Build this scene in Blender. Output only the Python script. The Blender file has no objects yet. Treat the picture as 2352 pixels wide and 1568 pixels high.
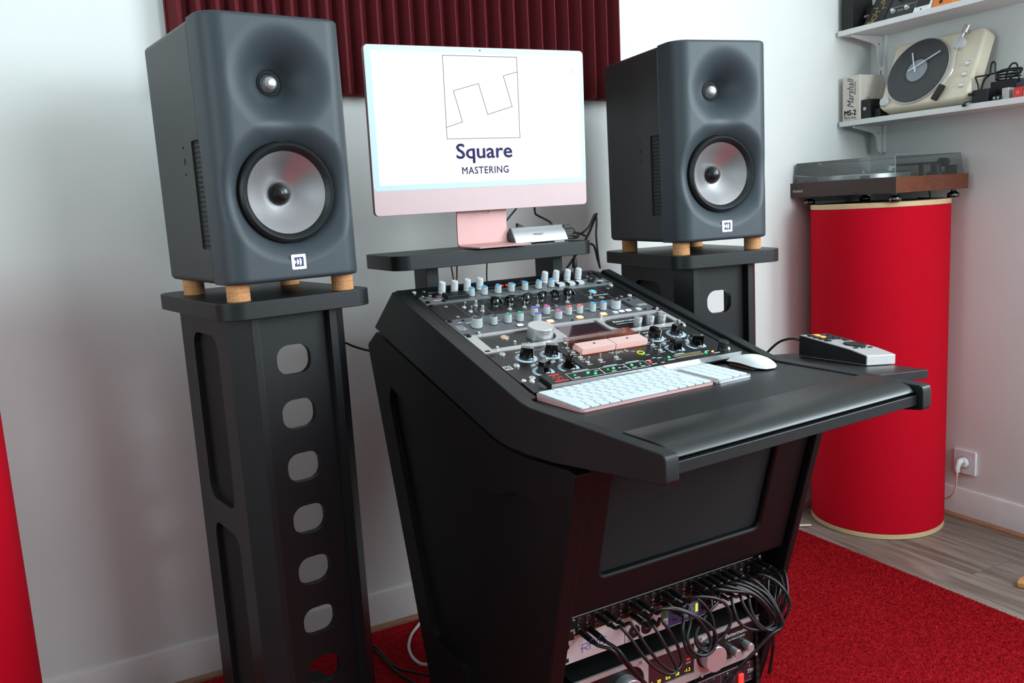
import bpy, bmesh, math, random
import numpy as np
from mathutils import Matrix, Vector, Euler
PI = math.pi
random.seed(7)
SC = bpy.context.scene
COL = SC.collection

# ------------------------------------------------------------------ camera
cam_d = bpy.data.cameras.new('camera')
cam = bpy.data.objects.new('camera', cam_d)
COL.objects.link(cam)
CYAW, CPIT, CROL = 0.4730, 0.1583, -0.0583
cam_d.sensor_width = 36.0
cam_d.lens = 1963.07 / 2352 * 36.0
cam_d.clip_start = 0.05
_f0 = Vector((math.sin(CYAW), math.cos(CYAW), 0)); _r0 = Vector((math.cos(CYAW), -math.sin(CYAW), 0)); _u0 = Vector((0, 0, 1))
_fw = math.cos(CPIT) * _f0 - math.sin(CPIT) * _u0
_up = math.cos(CPIT) * _u0 + math.sin(CPIT) * _f0
_r = math.cos(CROL) * _r0 + math.sin(CROL) * _up
_u = -math.sin(CROL) * _r0 + math.cos(CROL) * _up
m = Matrix.Identity(4)
for i in range(3):
    m[i][0], m[i][1], m[i][2] = _r[i], _u[i], -_fw[i]
m.translation = Vector((-2.7318, -2.2880, 1.1998))
cam.matrix_world = m
SC.camera = cam

# ------------------------------------------------------------------ world, daylight, exposure
SC.view_settings.view_transform = 'Standard'
SC.view_settings.look = 'None'
SC.view_settings.gamma = 1.0
SC.view_settings.use_curve_mapping = False
SC.view_settings.exposure = 0.0
SC.cycles.use_denoising = True
SC.cycles.max_bounces = 8
SC.cycles.caustics_reflective = False
SC.cycles.caustics_refractive = False
SC.cycles.sample_clamp_indirect = 6.0
world = bpy.data.worlds.new('overcast_sky'); SC.world = world
world.use_nodes = True
bgn = world.node_tree.nodes['Background']
bgn.inputs[0].default_value = (0.80, 0.92, 1.0, 1); bgn.inputs[1].default_value = 0.8

def area(name, loc, rot, sx, sy, energy, color):
    l = bpy.data.lights.new(name, 'AREA'); l.shape = 'RECTANGLE'; l.size = sx; l.size_y = sy
    l.energy = energy; l.color = color
    o = bpy.data.objects.new(name, l); COL.objects.link(o); o.location = loc; o.rotation_euler = rot
    return o
# daylight from the right-hand window; the rear and side lamps are added fill
area('window_daylight', (0.02, -2.30, 1.95), (PI / 2, 0, PI / 2), 1.4, 1.3, 106, (0.80, 0.95, 1.0))
area('rear_fill_light', (-0.62, -4.12, 1.85), (PI / 2, 0, 0), 0.95, 1.1, 56, (0.84, 0.96, 1.0))  # added to brighten the right side of the red column
area('side_fill_light', (-4.32, -1.5, 1.75), (PI / 2, 0, -PI / 2), 1.0, 1.3, 21, (0.76, 0.97, 1.0))  # added cool fill for the left wall and left-facing sides

# ------------------------------------------------------------------ materials
def lin(c):
    return tuple(((v / 255) / 12.92 if v / 255 <= 0.04045 else ((v / 255 + 0.055) / 1.055) ** 2.4) for v in c)
_mats = {}
def mat(name, rgb, rough=0.5, metal=0.0, noise=0.0, nscale=40.0, bump=0.0, bscale=200.0, emit=None, es=1.0, coat=0.0, spec=0.5, stretch=None, trans=0.0, alpha=1.0, ior=1.45):
    if name in _mats: return _mats[name]
    m = bpy.data.materials.new(name); m.use_nodes = True
    nt = m.node_tree; b = nt.nodes['Principled BSDF']
    c = lin(rgb) + (1,)
    b.inputs['Base Color'].default_value = c
    b.inputs['Roughness'].default_value = rough; b.inputs['Metallic'].default_value = metal
    b.inputs['Specular IOR Level'].default_value = spec
    b.inputs['Coat Weight'].default_value = coat; b.inputs['IOR'].default_value = ior
    b.inputs['Transmission Weight'].default_value = trans; b.inputs['Alpha'].default_value = alpha
    if emit:
        b.inputs['Emission Color'].default_value = lin(emit) + (1,); b.inputs['Emission Strength'].default_value = es
    if noise or bump:
        tc = nt.nodes.new('ShaderNodeTexCoord'); mp = nt.nodes.new('ShaderNodeMapping')
        nt.links.new(tc.outputs['Object'], mp.inputs[0])
        if stretch: mp.inputs['Scale'].default_value = stretch
    if noise:
        n = nt.nodes.new('ShaderNodeTexNoise'); n.inputs['Scale'].default_value = nscale; n.inputs['Detail'].default_value = 6
        nt.links.new(mp.outputs[0], n.inputs['Vector'])
        r = nt.nodes.new('ShaderNodeMapRange'); r.inputs['From Min'].default_value = 0.3; r.inputs['From Max'].default_value = 0.7
        r.inputs['To Min'].default_value = 1 - noise; r.inputs['To Max'].default_value = 1 + noise
        nt.links.new(n.outputs['Fac'], r.inputs[0])
        mx = nt.nodes.new('ShaderNodeVectorMath'); mx.operation = 'SCALE'; mx.inputs[0].default_value = c[:3]
        nt.links.new(r.outputs[0], mx.inputs['Scale']); nt.links.new(mx.outputs[0], b.inputs['Base Color'])
    if bump:
        n2 = nt.nodes.new('ShaderNodeTexNoise'); n2.inputs['Scale'].default_value = bscale; n2.inputs['Detail'].default_value = 4
        nt.links.new(mp.outputs[0], n2.inputs['Vector'])
        bp = nt.nodes.new('ShaderNodeBump'); bp.inputs['Strength'].default_value = bump; bp.inputs['Distance'].default_value = 0.004
        nt.links.new(n2.outputs['Fac'], bp.inputs['Height']); nt.links.new(bp.outputs[0], b.inputs['Normal'])
    _mats[name] = m
    return m

M_WALL = mat('painted_plaster', (224, 224, 222), 0.75, noise=0.03, nscale=3, bump=0.25, bscale=9)
M_BASE = mat('painted_baseboard', (222, 216, 214), 0.6, noise=0.05, nscale=12, bump=0.3, bscale=30)
M_WALLD = mat('grey_painted_plaster', (190, 198, 200), 0.8, noise=0.03, nscale=3)
M_CEIL = mat('white_ceiling', (225, 228, 228), 0.9, noise=0.01)
M_QUARTER = mat('brown_wood_trim', (150, 108, 84), 0.6, noise=0.2, nscale=30, stretch=(1, 1, 8))
M_BLACK = mat('black_satin_paint', (22, 24, 26), 0.42, spec=0.4, noise=0.08, nscale=60, bump=0.02, bscale=600)
M_BLACKB = mat('black_board', (9, 9, 10), 0.5, spec=0.25, noise=0.08, nscale=60, bump=0.05, bscale=500)
M_DARK = mat('black_recess', (7, 7, 7), 0.7, noise=0.1)
M_SPK = mat('speaker_coating', (50, 57, 63), 0.52, noise=0.03, nscale=300, bump=0.05, bscale=900)
M_SPKB = mat('speaker_cabinet_coating', (44, 47, 47), 0.45, noise=0.03, nscale=300, bump=0.05, bscale=900)
M_RUBBER = mat('black_rubber', (22, 24, 25), 0.45, noise=0.05)
M_CONE = mat('grey_woofer_cone', (168, 164, 166), 0.36, metal=0.8, noise=0.03, nscale=20)
M_CAP = mat('black_dust_cap', (15, 16, 18), 0.25, noise=0.05)
M_CORK = mat('cork', (196, 138, 92), 0.85, noise=0.22, nscale=300, bump=0.3, bscale=500)
M_ALU = mat('brushed_aluminium', (204, 204, 206), 0.32, metal=0.7, noise=0.06, nscale=200, stretch=(1, 30, 1))
M_ALUP = mat('silver_faceplate', (186, 182, 182), 0.40, metal=0.4, noise=0.05, nscale=150, stretch=(1, 40, 1))
M_CHROME = mat('chrome', (214, 214, 214), 0.2, metal=0.7, noise=0.02)
M_BPLATE = mat('black_faceplate', (19, 19, 20), 0.38, noise=0.06, nscale=100)
M_GPLATE = mat('grey_faceplate', (92, 95, 99), 0.42, metal=0.25, noise=0.04, nscale=200)
M_SPLATE = mat('silver_grey_faceplate', (120, 124, 126), 0.35, metal=0.5, noise=0.04, nscale=200)
M_GLOSS = mat('black_bakelite', (10, 10, 10), 0.12, noise=0.05, coat=0.6)
M_MATK = mat('matte_black_knob', (20, 20, 21), 0.5, noise=0.05)
M_KWHITE = mat('pale_grey_knob', (196, 198, 200), 0.4, noise=0.02)
M_KGREY = mat('grey_knob_skirt', (178, 184, 186), 0.45, noise=0.03)
M_PRINT = mat('white_print', (205, 208, 210), 0.6, noise=0.02)
M_PRINTG = mat('grey_print', (120, 122, 124), 0.6, noise=0.02)
M_INK = mat('dark_print', (40, 40, 60), 0.6, noise=0.02)
M_RED = mat('red_fabric', (196, 8, 34), 0.85, spec=0.12, noise=0.06, nscale=500, bump=0.25, bscale=900)
M_PLY = mat('birch_plywood', (212, 182, 140), 0.55, noise=0.12, nscale=60, stretch=(1, 1, 12))
M_FOAM = mat('burgundy_foam', (96, 20, 28), 0.95, noise=0.12, nscale=200, bump=0.4, bscale=350)
M_PINK = mat('pink_aluminium', (200, 152, 150), 0.45, metal=0.1, spec=0.3, noise=0.02)
M_PINKG = mat('pink_glass_chin', (206, 178, 180), 0.25, noise=0.01, spec=0.25)
M_BEZEL = mat('white_glass_bezel', (186, 208, 218), 0.3, noise=0.01, spec=0.2, emit=(215, 240, 255), es=0.06)  # weak emission added to brighten the bezel, which is no lamp
M_SCREEN = mat('lit_screen', (20, 20, 20), 0.35, spec=0.12, emit=(255, 254, 249), es=1.08, noise=0.005)
M_KEY = mat('white_key', (206, 214, 218), 0.45, noise=0.01)
M_WHITE = mat('white_plastic', (226, 228, 230), 0.35, noise=0.01)
M_WSHELF = mat('white_laminate', (224, 224, 224), 0.45, noise=0.015, nscale=20)
M_CREAM = mat('cream_plastic', (222, 210, 188), 0.38, noise=0.02, nscale=8)
M_VINYL = mat('grey_record', (64, 66, 68), 0.5, noise=0.05)
M_VINYLD = mat('dark_record_groove', (52, 51, 54), 0.5, noise=0.05)
M_LABELG = mat('grey_record_label', (142, 146, 154), 0.6, noise=0.02)
M_WOODD = mat('dark_walnut', (62, 42, 38), 0.5, noise=0.25, nscale=30, stretch=(1, 10, 10))
M_WOODR = mat('reddish_walnut', (104, 56, 36), 0.42, noise=0.3, nscale=30, stretch=(10, 1, 10))
M_CABLE = mat('black_cable', (17, 18, 20), 0.42, noise=0.05)
M_FAB = mat('black_grille_cloth', (16, 18, 19), 0.9, noise=0.25, nscale=500, bump=0.4, bscale=900)
M_LEATHER = mat('black_vinyl_pad', (28, 29, 30), 0.34, noise=0.06, nscale=80, bump=0.02, bscale=500)
M_CARD = mat('worn_white_card', (214, 206, 194), 0.8, noise=0.06, nscale=40, bump=0.2, bscale=60)
M_TAN = mat('tan_wood', (196, 140, 84), 0.6, noise=0.1)
M_PURP = mat('dark_purple_faceplate', (44, 30, 40), 0.4, noise=0.06)
M_GLASSD = mat('dark_display_glass', (46, 36, 42), 0.1, noise=0.05, coat=0.6)

def rainbow(n, rgb): return mat('knob_cap_' + n, rgb, 0.45, noise=0.02)
CAPS = {'blue': rainbow('blue', (62, 150, 196)), 'green': rainbow('green', (42, 140, 108)), 'purple': rainbow('purple', (98, 72, 176)),
        'magenta': rainbow('magenta', (196, 62, 138)), 'red': rainbow('red', (214, 72, 72)), 'black': rainbow('black', (44, 46, 52))}
def lamp(n, rgb, s): return mat('lit_' + n, rgb, 0.4, emit=rgb, es=s, noise=0.01)
L_WHITE = lamp('white', (236, 232, 255), 1.3); L_ORANGE = lamp('orange_white', (255, 226, 150), 2.0); L_ORIM = lamp('orange', (255, 130, 40), 1.3)
L_VIO = lamp('violet_white', (205, 195, 255), 1.8); L_GREEN = lamp('green', (40, 230, 110), 2.0); L_REDL = lamp('red', (255, 40, 30), 2.4)
L_BLUE = lamp('blue', (40, 140, 255), 2.2); L_AMB = lamp('amber', (255, 150, 60), 2.0); L_VU = lamp('meter_glow', (255, 120, 60), 0.25)
L_LOGO = lamp('logo_white', (235, 235, 255), 1.5); L_SW = lamp('red_rocker', (240, 50, 45), 1.1); L_YG = lamp('lime_digits', (200, 225, 60), 1.2)

def glass_mat(name, rgb, fac, rough=0.03):
    m = bpy.data.materials.new(name); m.use_nodes = True; nt = m.node_tree
    for n in list(nt.nodes): nt.nodes.remove(n)
    o = nt.nodes.new('ShaderNodeOutputMaterial'); mx = nt.nodes.new('ShaderNodeMixShader')
    t = nt.nodes.new('ShaderNodeBsdfTransparent'); t.inputs[0].default_value = lin(rgb) + (1,)
    g = nt.nodes.new('ShaderNodeBsdfGlossy'); g.inputs['Roughness'].default_value = rough; g.inputs[0].default_value = (1, 1, 1, 1)
    fr = nt.nodes.new('ShaderNodeFresnel'); fr.inputs[0].default_value = 1.45
    ad = nt.nodes.new('ShaderNodeMath'); ad.operation = 'ADD'; ad.inputs[1].default_value = fac
    nt.links.new(fr.outputs[0], ad.inputs[0]); nt.links.new(ad.outputs[0], mx.inputs[0])
    nt.links.new(t.outputs[0], mx.inputs[1]); nt.links.new(g.outputs[0], mx.inputs[2]); nt.links.new(mx.outputs[0], o.inputs[0])
    return m
G_SMOKE = glass_mat('smoked_acrylic', (222, 230, 230), 0.05)
G_CLEAR = glass_mat('clear_acrylic', (245, 240, 240), 0.04)
G_PANE = glass_mat('window_pane', (245, 250, 250), 0.0)

def frosted():
    m = bpy.data.materials.new('frosted_meter_cover'); m.use_nodes = True; b = m.node_tree.nodes['Principled BSDF']
    b.inputs['Base Color'].default_value = lin((244, 226, 224)) + (1,); b.inputs['Roughness'].default_value = 0.35
    b.inputs['Alpha'].default_value = 0.5
    b.inputs['Emission Color'].default_value = lin((255, 140, 95)) + (1,); b.inputs['Emission Strength'].default_value = 0.28  # meter backlight put into the cover as its own glow
    return m
M_FROST = frosted()

def mesh_dome():
    m = bpy.data.materials.new('tweeter_mesh'); m.use_nodes = True; nt = m.node_tree; b = nt.nodes['Principled BSDF']
    b.inputs['Metallic'].default_value = 1.0; b.inputs['Roughness'].default_value = 0.3
    tc = nt.nodes.new('ShaderNodeTexCoord'); v = nt.nodes.new('ShaderNodeTexVoronoi'); v.inputs['Scale'].default_value = 420; v.inputs['Randomness'].default_value = 0.15
    r = nt.nodes.new('ShaderNodeValToRGB'); r.color_ramp.elements[0].position = 0.30; r.color_ramp.elements[0].color = (0.03, 0.03, 0.035, 1)
    r.color_ramp.elements[1].position = 0.48; r.color_ramp.elements[1].color = (0.6, 0.6, 0.62, 1)
    nt.links.new(tc.outputs['Object'], v.inputs['Vector']); nt.links.new(v.outputs['Distance'], r.inputs[0]); nt.links.new(r.outputs[0], b.inputs['Base Color'])
    return m
M_MESH = mesh_dome()

def rug_mat():
    m = bpy.data.materials.new('red_pile'); m.use_nodes = True; nt = m.node_tree; b = nt.nodes['Principled BSDF']
    b.inputs['Roughness'].default_value = 0.9; b.inputs['Specular IOR Level'].default_value = 0.15
    tc = nt.nodes.new('ShaderNodeTexCoord'); n = nt.nodes.new('ShaderNodeTexNoise'); n.inputs['Scale'].default_value = 110; n.inputs['Detail'].default_value = 6
    mp = nt.nodes.new('ShaderNodeMapping'); mp.inputs['Scale'].default_value = (0.6, 1.0, 0.2)
    r = nt.nodes.new('ShaderNodeValToRGB'); r.color_ramp.elements[0].position = 0.3; r.color_ramp.elements[0].color = lin((190, 24, 36)) + (1,)
    r.color_ramp.elements[1].position = 0.72; r.color_ramp.elements[1].color = lin((224, 44, 58)) + (1,)
    nt.links.new(tc.outputs['Object'], mp.inputs[0]); nt.links.new(mp.outputs[0], n.inputs['Vector']); nt.links.new(n.outputs['Fac'], r.inputs[0]); nt.links.new(r.outputs[0], b.inputs['Base Color'])
    tl = nt.nodes.new('ShaderNodeBsdfTranslucent'); mx = nt.nodes.new('ShaderNodeMixShader'); mx.inputs[0].default_value = 0.45
    nt.links.new(r.outputs[0], tl.inputs[0]); nt.links.new(b.outputs[0], mx.inputs[1]); nt.links.new(tl.outputs[0], mx.inputs[2]); nt.links.new(mx.outputs[0], nt.nodes['Material Output'].inputs['Surface'])
    return m
M_RUG = rug_mat()

def plank_mat():
    m = bpy.data.materials.new('grey_oak_laminate'); m.use_nodes = True; nt = m.node_tree; b = nt.nodes['Principled BSDF']
    b.inputs['Roughness'].default_value = 0.42
    tc = nt.nodes.new('ShaderNodeTexCoord'); oi = nt.nodes.new('ShaderNodeObjectInfo'); ad = nt.nodes.new('ShaderNodeVectorMath'); ad.operation = 'ADD'
    sc = nt.nodes.new('ShaderNodeVectorMath'); sc.operation = 'SCALE'; sc.inputs[0].default_value = (13.1, 7.7, 3.3)
    nt.links.new(oi.outputs['Random'], sc.inputs['Scale']); nt.links.new(tc.outputs['Object'], ad.inputs[0]); nt.links.new(sc.outputs[0], ad.inputs[1])
    mp = nt.nodes.new('ShaderNodeMapping'); mp.inputs['Scale'].default_value = (14, 1.1, 1)
    n = nt.nodes.new('ShaderNodeTexNoise'); n.inputs['Scale'].default_value = 2.2; n.inputs['Detail'].default_value = 9; n.inputs['Distortion'].default_value = 1.2
    r = nt.nodes.new('ShaderNodeValToRGB'); r.color_ramp.elements[0].position = 0.34; r.color_ramp.elements[0].color = lin((98, 84, 76)) + (1,)
    r.color_ramp.elements[1].position = 0.66; r.color_ramp.elements[1].color = lin((140, 126, 116)) + (1,)
    nt.links.new(ad.outputs[0], mp.inputs[0]); nt.links.new(mp.outputs[0], n.inputs['Vector']); nt.links.new(n.outputs['Fac'], r.inputs[0]); nt.links.new(r.outputs[0], b.inputs['Base Color'])
    return m
M_PLANK = plank_mat()

# ------------------------------------------------------------------ geometry helpers
class MB:
    def __init__(s): s.v = []; s.f = []
    def add(s, vs, fs):
        o = len(s.v); s.v += [tuple(map(float, p)) for p in vs]; s.f += [tuple(i + o for i in f) for f in fs]; return s
    def box(s, x0, x1, y0, y1, z0, z1):
        return s.add([(x0, y0, z0), (x1, y0, z0), (x1, y1, z0), (x0, y1, z0), (x0, y0, z1), (x1, y0, z1), (x1, y1, z1), (x0, y1, z1)],
                     [(3, 2, 1, 0), (4, 5, 6, 7), (0, 1, 5, 4), (1, 2, 6, 5), (2, 3, 7, 6), (3, 0, 4, 7)])
    def prism(s, poly, a, b, axis='z'):
        n = len(poly)
        mp = {'z': lambda p, t: (p[0], p[1], t), 'x': lambda p, t: (t, p[0], p[1]), 'y': lambda p, t: (p[0], t, p[1])}[axis]
        return s.add([mp(p, a) for p in poly] + [mp(p, b) for p in poly],
                     [tuple(range(n))[::-1], tuple(range(n, 2 * n))] + [(i, (i + 1) % n, n + (i + 1) % n, n + i) for i in range(n)])
    def lathe(s, prof, seg=24, c=(0, 0, 0), axis='z', close=True):
        vs = []; fs = []; n = len(prof)
        for i in range(seg):
            a = 2 * PI * i / seg
            for r, z in prof:
                p = (r * math.cos(a), r * math.sin(a), z)
                if axis == 'y': p = (p[0], p[2], p[1])
                if axis == 'x': p = (p[2], p[0], p[1])
                vs.append((p[0] + c[0], p[1] + c[1], p[2] + c[2]))
        for i in range(seg):
            j = (i + 1) % seg
            for k in range(n - 1): fs.append((i * n + k, j * n + k, j * n + k + 1, i * n + k + 1))
        if close:
            if prof[0][0] > 1e-6: fs.append(tuple(i * n for i in range(seg))[::-1])
            if prof[-1][0] > 1e-6: fs.append(tuple(i * n + n - 1 for i in range(seg)))
        return s.add(vs, fs)
    def tube(s, path, r, seg=8):
        P = [Vector(p) for p in path]; vs = []; fs = []; n = len(P); nrm = None
        for i, p in enumerate(P):
            t = (P[min(i + 1, n - 1)] - P[max(i - 1, 0)])
            t = t.normalized() if t.length > 1e-9 else Vector((0, 0, 1))
            if nrm is None: nrm = t.orthogonal().normalized()
            nrm = (nrm - t * nrm.dot(t)); nrm = nrm.normalized() if nrm.length > 1e-6 else t.orthogonal().normalized()
            bn = t.cross(nrm)
            rr = r(i / max(1, n - 1)) if callable(r) else r
            for k in range(seg):
                a = 2 * PI * k / seg; vs.append(p + (nrm * math.cos(a) + bn * math.sin(a)) * rr)
        for i in range(n - 1):
            for k in range(seg):
                k2 = (k + 1) % seg; fs.append((i * seg + k, i * seg + k2, (i + 1) * seg + k2, (i + 1) * seg + k))
        fs.append(tuple(range(seg))[::-1]); fs.append(tuple((n - 1) * seg + k for k in range(seg)))
        return s.add(vs, fs)
    def xf(s, M):
        s.v = [tuple(M @ Vector(p)) for p in s.v]; return s
    def mesh(s, name, angle=32):
        me = bpy.data.meshes.new(name); me.from_pydata(s.v, [], s.f)
        bm = bmesh.new(); bm.from_mesh(me); bmesh.ops.remove_doubles(bm, verts=bm.verts, dist=1e-6)
        bmesh.ops.recalc_face_normals(bm, faces=bm.faces); bm.to_mesh(me); bm.free()
        me.polygons.foreach_set('use_smooth', [True] * len(me.polygons)); me.set_sharp_from_angle(angle=math.radians(angle))
        return me

def spline(pts, n=6):
    P = [Vector(p) for p in pts]; out = []
    for i in range(len(P) - 1):
        p0, p1, p2, p3 = P[max(i - 1, 0)], P[i], P[i + 1], P[min(i + 2, len(P) - 1)]
        for k in range(n):
            t = k / n
            out.append(0.5 * ((2 * p1) + (-p0 + p2) * t + (2 * p0 - 5 * p1 + 4 * p2 - p3) * t * t + (-p0 + 3 * p1 - 3 * p2 + p3) * t ** 3))
    out.append(P[-1]); return out
def rrect(x0, x1, y0, y1, r, n=6):
    out = []
    for cx, cy, a0 in ((x1 - r, y0 + r, -PI / 2), (x1 - r, y1 - r, 0), (x0 + r, y1 - r, PI / 2), (x0 + r, y0 + r, PI)):
        for k in range(n + 1):
            a = a0 + PI / 2 * k / n; out.append((cx + r * math.cos(a), cy + r * math.sin(a)))
    return out
def circ(cx, cy, r, n=24): return [(cx + r * math.cos(2 * PI * k / n), cy + r * math.sin(2 * PI * k / n)) for k in range(n)]

def link(name, data, parent=None, loc=(0, 0, 0), rot=(0, 0, 0), label=None, kind=None):
    o = bpy.data.objects.new(name, data); COL.objects.link(o)
    if parent is not None: o.parent = parent
    o.location = loc; o.rotation_euler = rot
    if label: o['label'] = label
    if kind: o['kind'] = kind
    return o
def setm(me, m):
    me.materials.clear(); me.materials.append(m); return me
def part(name, mb, m, parent=None, loc=(0, 0, 0), rot=(0, 0, 0), bevel=0.0, seg=2, label=None, kind=None, angle=32):
    me = mb if isinstance(mb, bpy.types.Mesh) else setm(mb.mesh(name, angle), m)
    o = link(name, me, parent, loc, rot, label, kind)
    if bevel:
        b = o.modifiers.new('bevel', 'BEVEL'); b.width = bevel; b.segments = seg; b.limit_method = 'ANGLE'; b.angle_limit = math.radians(40); b.harden_normals = True
    return o
def thing(name, label, cat, loc=(0, 0, 0), rot=(0, 0, 0), group=None, matrix=None):
    o = bpy.data.objects.new(name, None); COL.objects.link(o); o.empty_display_size = 0.05
    if matrix is not None: o.matrix_world = matrix
    else: o.location = loc; o.rotation_euler = rot
    o['label'] = label; o['category'] = cat
    if group: o['group'] = group
    return o
def tag(o, label, cat, group=None):
    o['label'] = label; o['category'] = cat
    if group: o['group'] = group
    return o
def cut(o, mb):
    """boolean-difference the closed mesh builder mb out of object o (both in o's local space)"""
    c = bpy.data.objects.new('cutter', mb.mesh('cutter')); COL.objects.link(c)
    mw, par, loc, rot = None, o.parent, o.location.copy(), o.rotation_euler.copy()
    o.parent = None; o.location = (0, 0, 0); o.rotation_euler = (0, 0, 0)
    b = o.modifiers.new('cut', 'BOOLEAN'); b.operation = 'DIFFERENCE'; b.solver = 'EXACT'; b.object = c
    dg = bpy.context.evaluated_depsgraph_get(); dg.update()
    me = bpy.data.meshes.new_from_object(o.evaluated_get(dg))
    o.modifiers.clear(); old = o.data; m0 = old.materials[0] if old.materials else None
    o.data = me
    if m0: setm(me, m0)
    me.polygons.foreach_set('material_index', [0] * len(me.polygons))
    me.polygons.foreach_set('use_smooth', [True] * len(me.polygons)); me.set_sharp_from_angle(angle=math.radians(12))
    bpy.data.objects.remove(c)
    o.parent = par; o.location = loc; o.rotation_euler = rot
    return o
_txt = {}
def text(s, size, m, parent, loc, rot=(0, 0, 0), shear=0.0, align='CENTER', sx=1.0, name='lettering', thick=0.00015, bold=0.0, space=1.0):
    k = (s, size, shear, align, m.name, thick, bold, space)
    if k not in _txt:
        c = bpy.data.curves.new('t', 'FONT'); c.body = s; c.size = size; c.shear = shear; c.align_x = align; c.align_y = 'CENTER'; c.extrude = thick; c.resolution_u = 3
        c.space_character = space
        o = bpy.data.objects.new('t', c); COL.objects.link(o)
        dg = bpy.context.evaluated_depsgraph_get(); dg.update()
        me = bpy.data.meshes.new_from_object(o.evaluated_get(dg)); bpy.data.objects.remove(o); bpy.data.curves.remove(c)
        if bold:
            mb = MB(); vs = [tuple(v.co) for v in me.vertices]; fs = [tuple(p.vertices) for p in me.polygons]
            for dx, dy in ((0, 0), (bold, 0), (-bold, 0), (0, bold), (0, -bold)): mb.add([(a + dx, b_ + dy, z_) for a, b_, z_ in vs], fs)
            me = bpy.data.meshes.new('t'); me.from_pydata(mb.v, [], mb.f)
        _txt[k] = setm(me, m)
    o = link(name, _txt[k], parent, loc, rot); o.scale = (sx, 1, 1)
    return o
def strip(mb, p, q, w, z0, z1):
    """thin flat bar between 2D points p, q"""
    a = Vector((q[0] - p[0], q[1] - p[1])); n = Vector((-a.y, a.x)).normalized() * w / 2
    return mb.prism([(p[0] - n.x, p[1] - n.y), (q[0] - n.x, q[1] - n.y), (q[0] + n.x, q[1] + n.y), (p[0] + n.x, p[1] + n.y)], z0, z1)

# ------------------------------------------------------------------ room
RX0, RY0, RH = -4.3, -4.1, 2.75
floor = part('floor', MB().box(RX0, 0, RY0, 0, -0.05, -0.009), M_PLANK); floor['kind'] = 'structure'
pw, plen = 0.193, 1.285
pm = setm(MB().box(-pw / 2 + 0.0006, pw / 2 - 0.0006, 0.0006, plen - 0.0006, -0.009, 0.0).mesh('plank'), M_PLANK)
k = 0; x = -pw / 2 - 0.004
while x > RX0 + pw / 2:
    y = RY0 + 0.004 - (0.37 * k % 1.0) * plen
    while y < -0.02:
        y0 = max(y, RY0); y1 = min(y + plen, -0.004)
        if y1 - y0 > 0.05:
            if y1 - y0 > plen - 0.01: o = link('plank', pm, floor, (x, y0, 0))
            else: o = part('plank', MB().box(-pw / 2 + 0.0006, pw / 2 - 0.0006, 0.0006, y1 - y0 - 0.0006, -0.009, 0), M_PLANK, floor, (x, y0, 0))
        y += plen
    x -= pw; k += 1
ceil = part('ceiling', MB().box(RX0 - 0.1, 0.1, RY0 - 0.1, 0.1, RH, RH + 0.1), M_CEIL); ceil['kind'] = 'structure'
def struct(name, mb, m, **k):
    o = part(name, mb, m, **k); o['kind'] = 'structure'; return o
struct('wall_back', MB().box(RX0 - 0.1, 0.1, 0, 0.1, -0.05, RH), M_WALL)
def wall_with_window(name, axis, at, a0, a1, w0, w1, z0, z1, out):
    mb = MB(); lo, hi = sorted((at, at + out))
    def bx(a, b, c, d):
        if axis == 'y': mb.box(a, b, lo, hi, c, d)
        else: mb.box(lo, hi, a, b, c, d)
    bx(a0, w0, -0.05, RH); bx(w1, a1, -0.05, RH); bx(w0, w1, -0.05, z0); bx(w0, w1, z1, RH)
    return struct(name, mb, M_WALL if 'right' in name else M_WALLD)
wall_with_window('wall_front', 'y', RY0, RX0 - 0.1, 0.1, -1.15, -0.10, 1.25, 2.45, -0.14)
wall_with_window('wall_right', 'x', 0.0, RY0, 0, -3.10, -1.50, 1.2, 2.65, 0.14)
wall_with_window('wall_left', 'x', RX0, RY0, 0, -2.05, -0.95, 1.0, 2.4, -0.14)
def window(name, mk):
    w = struct(name, mk(0), M_WHITE); part('window_sash', mk(1), M_WHITE, w); part('window_pane', mk(2), G_PANE, w); return w
def wk_front(i):
    mb = MB(); y0, y1 = 0.06, 0.10
    if i == 0:
        mb.box(y0, y1, -3.10, -3.05, 1.2, 2.65); mb.box(y0, y1, -1.55, -1.50, 1.2, 2.65); mb.box(y0, y1, -3.05, -1.55, 1.2, 1.25); mb.box(y0, y1, -3.05, -1.55, 2.6, 2.65)
    if i == 1: mb.box(y0 - 0.005, y1, -2.33, -2.27, 1.25, 2.6)
    if i == 2: mb.box(y0 + 0.015, y0 + 0.019, -3.05, -1.55, 1.25, 2.6)
    return mb
def wk_left(i):
    mb = MB(); y0, y1 = RX0 - 0.10, RX0 - 0.06
    if i == 0:
        mb.box(y0, y1, -2.05, -2.0, 1.0, 2.4); mb.box(y0, y1, -1.0, -0.95, 1.0, 2.4); mb.box(y0, y1, -2.0, -1.0, 1.0, 1.05); mb.box(y0, y1, -2.0, -1.0, 2.35, 2.4)
    if i == 1: mb.box(y0, y1 + 0.005, -1.53, -1.47, 1.05, 2.35)
    if i == 2: mb.box(y0 + 0.015, y0 + 0.019, -2.0, -1.0, 1.05, 2.35)
    return mb
def wk_rear(i):
    mb = MB(); y0, y1 = RY0 - 0.10, RY0 - 0.06
    if i == 0:
        mb.box(-1.15, -1.10, y0, y1, 1.25, 2.45); mb.box(-0.15, -0.10, y0, y1, 1.25, 2.45); mb.box(-1.10, -0.15, y0, y1, 1.25, 1.30); mb.box(-1.10, -0.15, y0, y1, 2.40, 2.45)
    if i == 1: mb.box(-0.65, -0.60, y0, y1 + 0.005, 1.30, 2.40)
    if i == 2: mb.box(-1.10, -0.15, y0 + 0.015, y0 + 0.019, 1.30, 2.40)
    return mb
window('window_1', wk_front); window('window_2', wk_left); window('window_3', wk_rear)  # left and rear windows are unseen, added to go with the fill lamps
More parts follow.
